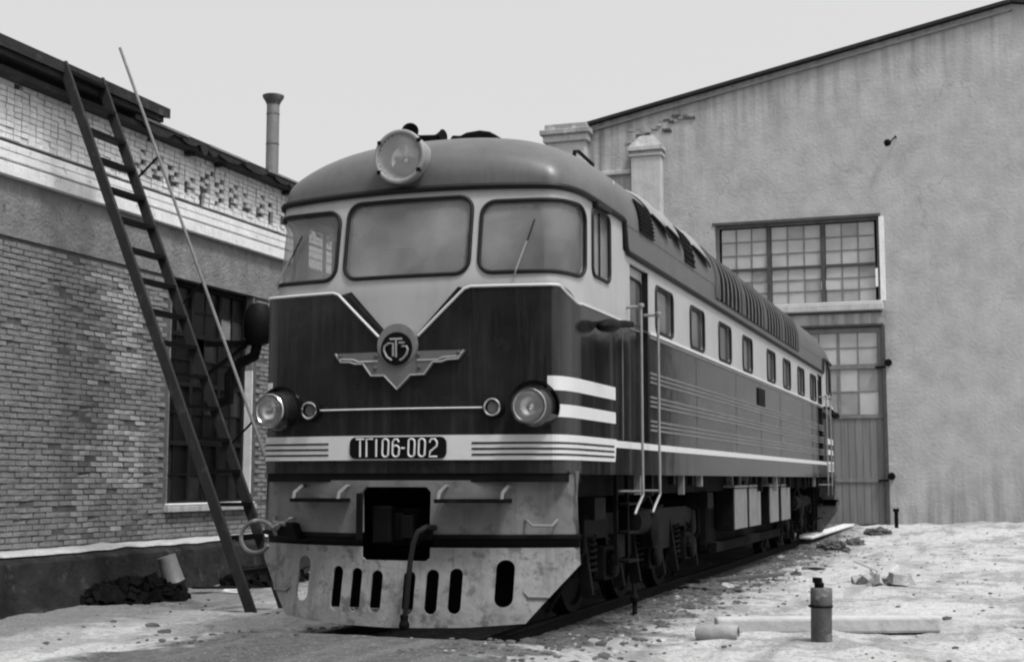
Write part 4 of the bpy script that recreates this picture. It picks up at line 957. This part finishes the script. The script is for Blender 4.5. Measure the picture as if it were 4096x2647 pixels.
m = MB(); m.box(WX0-.06, WX1+.02, YF-.03, YF+.17, WZ1-.001, WZ1+.075); obj('head_shadow_board', m, 'hall_frame', hwn)
pane_me = None
for bi in range(3):
    for ti in range(2):
        a, b = bays[bi]+.06, bays[bi+1]-.06; c, d = tiers[ti]+.03, tiers[ti+1]-.03
        for i in range(3):
            for j in range(3):
                x0, x1 = a+(b-a)*i/3, a+(b-a)*(i+1)/3; z0, z1 = c+(d-c)*j/3, c+(d-c)*(j+1)/3
                m = MB(); tl = random.uniform(-.006, .006); m.add([(x0+.012, yw+.04+tl, z0+.01), (x1-.012, yw+.04-tl, z0+.01), (x1-.012, yw+.045-tl, z1-.01), (x0+.012, yw+.045+tl, z1-.01), (x0+.012, yw+.06, z0+.01), (x1-.012, yw+.06, z0+.01), (x1-.012, yw+.06, z1-.01), (x0+.012, yw+.06, z1-.01)], [(0, 1, 2, 3), (7, 6, 5, 4), (0, 4, 5, 1), (1, 5, 6, 2), (2, 6, 7, 3), (3, 7, 4, 0)]); obj('pane', m, random.choice(('hall_pane', 'hall_pane', 'hall_pane', 'hall_pane_dim', 'hall_pane_pale')), hwn)
        m = MB()
        for i in (1, 2): m.box(a+(b-a)*i/3-.016, a+(b-a)*i/3+.016, yw+.02, yw+.07, c, d)
        for j in (1, 2): m.box(a, b, yw+.025, yw+.068, c+(d-c)*j/3-.014, c+(d-c)*j/3+.014)
        each('glazing_bar', m, 'muntin', hwn)
m = MB(); m.box(WX0-.2, WX1+.03, YF-.14, YF+.15, WZ0-.21, WZ0-.001); sl_ = obj('sill', m, 'hall_brick_white', hwn, bevel=.03)
m = MB(); m.box(WX0-.18, WX1, YF-.12, YF+.14, WZ0, WZ0+.05); obj('sill_snow', m, 'snow', hwn, bevel=.02)
m = MB(); m.box(WX1-.03, WX1+.11, YF-.015, YF+.155, WZ0+.052, WZ1-.005); obj('whitewashed_jamb', m, 'whitewash', hwn)
m = MB(); m.box(WX0-.15, WX1-.02, YF-.05, YF+.01, WZ0-.27, WZ0-.212); obj('sill_drip', m, 'hall_frame', hwn)
# gate
yd = YF+.10
gate = None
m = MB(); m.box(DX0, DX1, YF-.02, yd+.1, DZ1-.002, DZ1+.06); gt = obj('gate', m, 'hall_frame', hall)
m = MB(); m.box(DX1-.06, DX1+.03, YF-.025, yd+.1, -.2, DZ1-.003); obj('gate_post', m, 'hall_frame', gt)
for x0, x1 in ((DX0+.02, .085), (.095, DX1-.065)):
    m = MB(); m.box(x0, x1, yd+.03, yd+.08, .0, DZ1-.01); lf = obj('gate_leaf', m, 'door_wood_upper', gt)
    n = 12
    for i in range(n):
        a, b = x0+(x1-x0)*i/n, x0+(x1-x0)*(i+1)/n
        m = MB(); m.box(a+.006, b-.006, yd+random.uniform(-.002, .004), yd+.03, random.uniform(.16, .24), 3.06); obj('plank', m, 'door_wood', lf)
    m = MB(); m.box(x0, x1, yd-.03, yd+.0, 1.34, 1.44); m.box(x0, x1, yd-.03, yd+.03, 3.07, 3.16); m.box(x0, x0+.10, yd-.02, yd+.03, 3.161, DZ1-.03); m.box(x1-.12, x1, yd-.02, yd+.03, 3.161, DZ1-.03); m.box(x0+.10, x1-.12, yd-.02, yd+.03, DZ1-.16, DZ1-.03); m.box(x0+.10, x1-.12, yd-.03, yd+.03, 4.42, 4.54)
    each('rail_board', m, 'door_wood', lf)
    cx = [x0+.10+(x1-x0-.22)*k/4 for k in range(5)]; cz = [3.161, 3.80, 4.42], [4.54, 5.0, DZ1-.16]
    for zz in cz:
        for i in range(4):
            for j in range(2):
                m = MB(); m.box(cx[i]+.012, cx[i+1]-.012, yd+.012, yd+.028, zz[j]+.01, zz[j+1]-.01); obj('pane', m, random.choice(('hall_pane', 'hall_pane', 'hall_pane_dim', 'hall_pane_pale')), lf)
    m = MB()
    for i in (1, 2, 3): m.box(cx[i]-.018 if i != 2 else cx[i]-.04, cx[i]+.018 if i != 2 else cx[i]+.04, yd-.005, yd+.03, 3.161, DZ1-.16)
    for zz in cz: m.box(x0+.10, x1-.12, yd-.003, yd+.029, zz[1]-.014, zz[1]+.014)
    each('glazing_bar', m, 'muntin', lf)
for z in (4.56, 1.50):
    m = MB(); m.lathe([(.09, -.08), (.10, .02), (.08, .06)], (DX1+.10, YF-.03, z), (0, -1, 0), 14); m.box(DX1-.25, DX1+.02, YF-.03, YF+.06, z-.14, z-.09); each('hinge', m, 'dark_iron', gt)
m = MB(); m.box(DX0, DX1, YF-.03, yd+.02, .10, .20); obj('threshold', m, 'tar', gt)
# wall lamp bracket high on the gable
lb = thing('wall_lamp', 'small dark lamp bracket high on the depot gable', 'lamp', (2.72, YF, 10.5))
m = MB(); m.lathe([(.02, 0), (.13, .05), (.10, .16), (.03, .2)], (2.80, YF-.22, 10.5), (-.5, -.3, .55), 14, .8); obj('shade', m, 'black_iron', lb, smooth=True)
m = MB(); m.tube([(2.95, YF, 10.75), (2.95, YF-.2, 10.75), (2.82, YF-.22, 10.6)], .02, 6); obj('arm', m, 'dark_iron', lb)

# ================================================================== things on the ground, right
hy = thing('standpipe', 'short thick weathered standpipe with a capped valve in the snow right of the track', 'standpipe', (3.50, 2.9, -.2))
m = MB(); m.lathe([(.105, -.1), (.104, .33), (.108, .335), (.108, .52), (.10, .53)], (3.50, 2.9, -.18), (.02, 0, 1), 22); obj('pipe', m, 'hydrant', hy, smooth=True)
m = MB(); m.lathe([(.045, 0), (.05, .05), (.035, .06), (.03, .1)], (3.49, 2.9, .345), (0, 0, 1), 12); m.box(3.43, 3.50, 2.86, 2.93, .40, .45); obj('valve', m, 'dark_iron', hy)
m = MB(); m.tube([(3.5+.112*math.cos(a*math.pi/12), 2.9+.112*math.sin(a*math.pi/12), .17) for a in range(24)], .012, 6, True); obj('collar', m, 'dark_iron', hy)
cr = Vector((.943, .332, 0))
bm2 = MB(); p0 = Vector((2.35, 3.36, -.105)); bm2.bar(p0, p0+cr*2.35+Vector((0, 0, .02)), .24, .17); b_ = obj('timber_beam', bm2, 'beam_wood', bevel=.03); tag(b_, 'long pale squared timber beam half sunk in snow behind the standpipe', 'beam')
pp = thing('concrete_pipe', 'short pale concrete pipe lying with its dark open end beside the beam', 'pipe', (2.3, 3.8, 0))
m = MB(); c0 = Vector((2.25, 2.81, -.13)); m.lathe([(.03, 0), (.085, .02), (.095, .1), (.095, .44), (.07, .44), (.065, .1)], c0, cr+Vector((.1, -.35, 0)), 18); obj('shell', m, 'stone', pp, smooth=True)
m = MB(); m.lathe([(.066, .40), (.066, .41)], c0, cr+Vector((.1, -.35, 0)), 16); obj('bore', m, 'tar', pp)
sp_ = thing('point_lever', 'thin dark bent iron stake by the near wheel and rail', 'stake', (1.18, 4.4, -.15))
m = MB(); m.tube([(1.2, 4.45, -.25), (1.2, 4.45, .10), (1.17, 4.55, .28), (1.08, 4.75, .42), (.98, 5.0, .46)], .03, 8); obj('rod', m, 'tar', sp_, smooth=True)
m = MB(); m.lathe([(.05, 0), (.055, .05), (.03, .09)], (1.2, 4.45, .02), (0, 0, 1), 10); obj('knob', m, 'dark_iron', sp_)
po = tag(obj('iron_post', MB().tube([(2.78, 25.1, -.1), (2.78, 25.1, .62)], .05, 8).tube([(2.78, 25.1, .60), (2.78, 25.1, .68)], .075, 8), 'tar', smooth=True), 'stubby dark iron post standing before the depot gate hinge side', 'post')
pk = MB(); pk.bar((.95, 21.6, .05), (1.55, 25.6, .24), .3, .06); tag(obj('snowy_plank', pk, 'snow', bevel=.02), 'snow covered plank lying beside the rail behind the locomotive', 'plank')
pk = MB(); pk.bar((.9, 9.4, -.10), (1.9, 11.2, -.09), .12, .05); tag(obj('board', pk, 'rubble_dark', bevel=.008), 'narrow dark board lying by the rail under the battery boxes', 'board')
D = [('rubble_lump', (1.72, 20.4), (.42, .22, .14), 'rubble_dark', 'long low dark lump of rubble nearest the locomotive rear corner', 'rubble'),
     ('rubble_lump', (2.0, 22.3), (.34, .2, .13), 'rubble_dark', 'dark rubble lump between the plank and gate post', 'rubble'),
     ('rubble_lump', (2.42, 23.9), (.3, .16, .12), 'rubble_dark', 'farthest dark rubble lump close to the depot gate', 'rubble'),
     ('stone_block', (1.95, 12.5), (.10, .09, .06), 'rubble_dark', 'small dark stone left of the flat dark patch', 'stone'),
     ('iron_cover', (2.16, 13.6), (.20, .16, .03), 'tar', 'flat dark round cover lying on the snow', 'cover'),
     ('stone_block', (1.45, 8.9), (.16, .10, .06), 'stone', 'pale stone in the dark strip beside the rail', 'stone'),
     ('cinder_heap', (1.30, 8.3), (.42, .17, .07), 'rubble_dark', 'low dark cinder heap next to the near rail', 'cinders'),
     ('stone_block', (1.6, 5.6), (.07, .06, .04), 'rubble_dark', 'pebble sized dark stone between rail and timber beam', 'stone'),
     ('scrap_sheet', (-5.5, 6.75), (.16, .08, .05), 'snow', 'crumpled pale scrap lying in front of the bucket', 'scrap'),
     ('stone_block', (-3.3, 1.7), (.08, .06, .04), 'rubble_dark', 'small dark stone on the snow left of the plough', 'stone'),
     ('stone_block', (-2.3, 1.6), (.07, .06, .03), 'rubble_dark', 'dark stone near the left tip of the plough', 'stone'),
     ('stone_block', (-3.8, 2.2), (.14, .08, .03), 'rubble_dark', 'flat dark stone farther left on the foreground snow', 'stone')]
for i, (n_, (x, y), s_, mt, lab, cat) in enumerate(D): lump(n_, (x, y), s_, mt, lab, cat, i)
def heap(name, cx, cy, rx, ry, h, n, mt, label, cat, seed, chunk=(.03, .10)):
    rr = random.Random(seed); m = MB(); rows = []
    for i in range(15):
        u = i/14*2-1; rows.append([(cx+rx*u, cy+ry*(j/14*2-1), gz(cx+rx*u, cy+ry*(j/14*2-1))-.03+h*max(0, 1-u*u-(j/14*2-1)**2)**.8*(1+.35*noise.noise(Vector((u*2.5, j*.4, seed))))) for j in range(15)])
    m.grid(rows)
    for k in range(n):
        a, q = rr.uniform(0, 6.28), rr.random()**.6; x, y = cx+rx*q*math.cos(a), cy+ry*q*math.sin(a); z = gz(x, y)+h*max(0, 1-q*q)**.8*rr.uniform(.8, 1.1); s_ = rr.uniform(*chunk)
        Mx = Matrix.Rotation(rr.uniform(0, 6), 3, Vector((rr.random(), rr.random(), rr.random()+.1)).normalized())
        e = [rr.uniform(.5, 1.2)*s_ for _ in range(3)]
        vs = [Vector((x, y, z))+Mx @ Vector((sx*e[0]*rr.uniform(.7, 1), sy*e[1]*rr.uniform(.7, 1), sz*e[2]*rr.uniform(.6, 1))) for sz in (-1, 1) for sy in (-1, 1) for sx in (-1, 1)]
        m.add(vs, [(0, 2, 3, 1), (4, 5, 7, 6), (0, 1, 5, 4), (2, 6, 7, 3), (0, 4, 6, 2), (1, 3, 7, 5)])
    o = obj(name, m, mt); o['kind'] = 'stuff'; tag(o, label, cat)
heap('coal_heap', -5.9, 4.9, .6, .85, .22, 200, 'tar', 'black coal heap at the left edge against the workshop plinth', 'coal', 1)
heap('coal_spill', -5.8, 8.3, .5, 1.2, .20, 200, 'tar', 'low spill of dark coal along the plinth behind the ladder', 'coal', 2)
heap('rubble_heap', 3.5, 10.6, .42, .55, .10, 46, 'stone', 'small heap of pale broken rubble right of the standpipe', 'rubble', 3, (.03, .11))
def slab(name, loc, dim, rot, mt, label, cat):
    m = MB(); m.box(-dim[0]/2, dim[0]/2, -dim[1]/2, dim[1]/2, -dim[2]/2, dim[2]/2); m.v = [(x*(1+random.uniform(-.12, .12)), y*(1+random.uniform(-.12, .12)), z) for x, y, z in m.v]
    o = obj(name, m, mt, bevel=.008); o.location = loc; o.rotation_euler = [R(a) for a in rot]; tag(o, label, cat)
slab('broken_board', (3.30, 10.9, .06), (.62, .12, .03), (8, 22, 35), 'beam_wood', 'pale broken board propped on the rubble heap', 'board')
slab('broken_board', (3.62, 10.3, .05), (.5, .15, .03), (-6, -20, 70), 'beam_wood', 'short wide broken board on the right end of the rubble heap', 'board')
slab('concrete_block', (3.78, 10.05, -.04), (.26, .2, .16), (4, 6, 25), 'stone', 'squarish concrete block in front of the rubble heap', 'block')
slab('scrap_board', (-5.45, 6.3, -.13), (.9, .1, .035), (0, 3, 62), 'old_wood_dark', 'dark weathered board lying before the bucket', 'board')
slab('scrap_board', (-5.3, 8.9, .05), (1.3, .12, .04), (0, -20, 12), 'ladder_wood', 'dark board propped on the coal spill behind the ladder', 'board')
# scattered crumbs of snow, ballast and cinders nobody could count
gr = MB(); rr = random.Random(3); bmx = bmesh.new(); bmesh.ops.create_icosphere(bmx, subdivisions=1, radius=1); [setattr(v, 'co', v.co*rr.uniform(.6, 1.25)) for v in bmx.verts]; bv = [v.co.copy() for v in bmx.verts]; bf = [tuple(v.index for v in f.verts) for f in bmx.faces]; bmx.free()
gr2 = MB()
for k in range(3000):
    if k < 2300: x, y = abs(rr.gauss(1.35, .38))*(1 if rr.random() < .8 else -1), rr.uniform(-1, 24)
    else: x, y = rr.uniform(-5.8, 6.5), rr.uniform(0, 25)
    if abs(abs(x)-.797) < .09: continue
    s_ = rr.uniform(.008, .032)*(1 if rr.random() > .05 else 2.2); tgt = gr if rr.random() < (.90 if k < 2300 else .85) else gr2
    z = gz(x, y)+s_*.2; q = [rr.uniform(.6, 1.2) for _ in range(3)]
    tgt.add([(x+v.x*s_*q[0]*(1+.3*rr.random()), y+v.y*s_*q[1]*(1+.3*rr.random()), z+v.z*s_*.7*q[2]) for v in bv], bf)
o = obj('cinders', gr, 'rubble_dark'); o['kind'] = 'stuff'; tag(o, 'loose dark cinders and ballast scattered along the track', 'cinders')
o = obj('pale_gravel', gr2, 'stone'); o['kind'] = 'stuff'; tag(o, 'small pale stones and lumps of snow scattered over the yard', 'stones')

# ================================================================== hall across the yard, behind the photographer (mirrored in the glass)
far = thing('yard_hall', 'tall brick hall across the yard mirrored in the windscreens', 'building', (6, -34, 0))
m = MB(); m.box(-16.5, 26, -44, -27, -.5, 17); obj('wall', m, 'brick', far)
m = MB(); m.prism([(-17, 17.0), (26.5, 17.0), (26.5, 17.25), (4.75, 19.5), (-17, 17.25)], lambda x, z: Vector((x, -44.3, z+.002)), lambda x, z: Vector((x, -26.7, z+.002))); obj('roof', m, 'roofing', far)
for i in range(7):
    for z0, z1 in ((1.6, 6.0), (8.2, 13.2)):
        x = -14.5+i*5.8
        m = MB(); m.box(x, x+3.0, -27.02, -26.93, z0, z1); wv_ = obj('window', m, 'window_glass_grey', far)
        m = MB()
        for k in range(1, 4): m.box(x+3.0*k/4-.05, x+3.0*k/4+.05, -26.93, -26.88, z0, z1)
        each('glazing_bar', m, 'whitewash_dirty', wv_)
        m = MB(); m.box(x-.15, x+3.15, -27.02, -26.75, z0-.2, z0-.01); obj('sill', m, 'whitewash_dirty', wv_)

low = thing('added_shed', 'low brick shed added out of view to darken the nose reflection', 'building', (-30, -32, 0))  # unseen shed, added so the nose mirrors something darker than sky
m = MB(); m.box(-48, -17.2, -40, -28, -.5, 7.5); obj('wall', m, 'brick', low)
m = MB(); m.prism([(-28, 7.5), (-27.6, 7.6), (-34, 9.6), (-40.4, 7.6), (-40, 7.5)], lambda y, z: Vector((-48.4, y, z+.003)), lambda y, z: Vector((-17.21, y, z+.003))); obj('roof', m, 'roofing', low)
for i in range(5):
    m = MB(); m.box(-45+i*5.4, -42.6+i*5.4, -28.02, -27.94, 1.5, 5.2); obj('window', m, 'window_glass_grey', low)
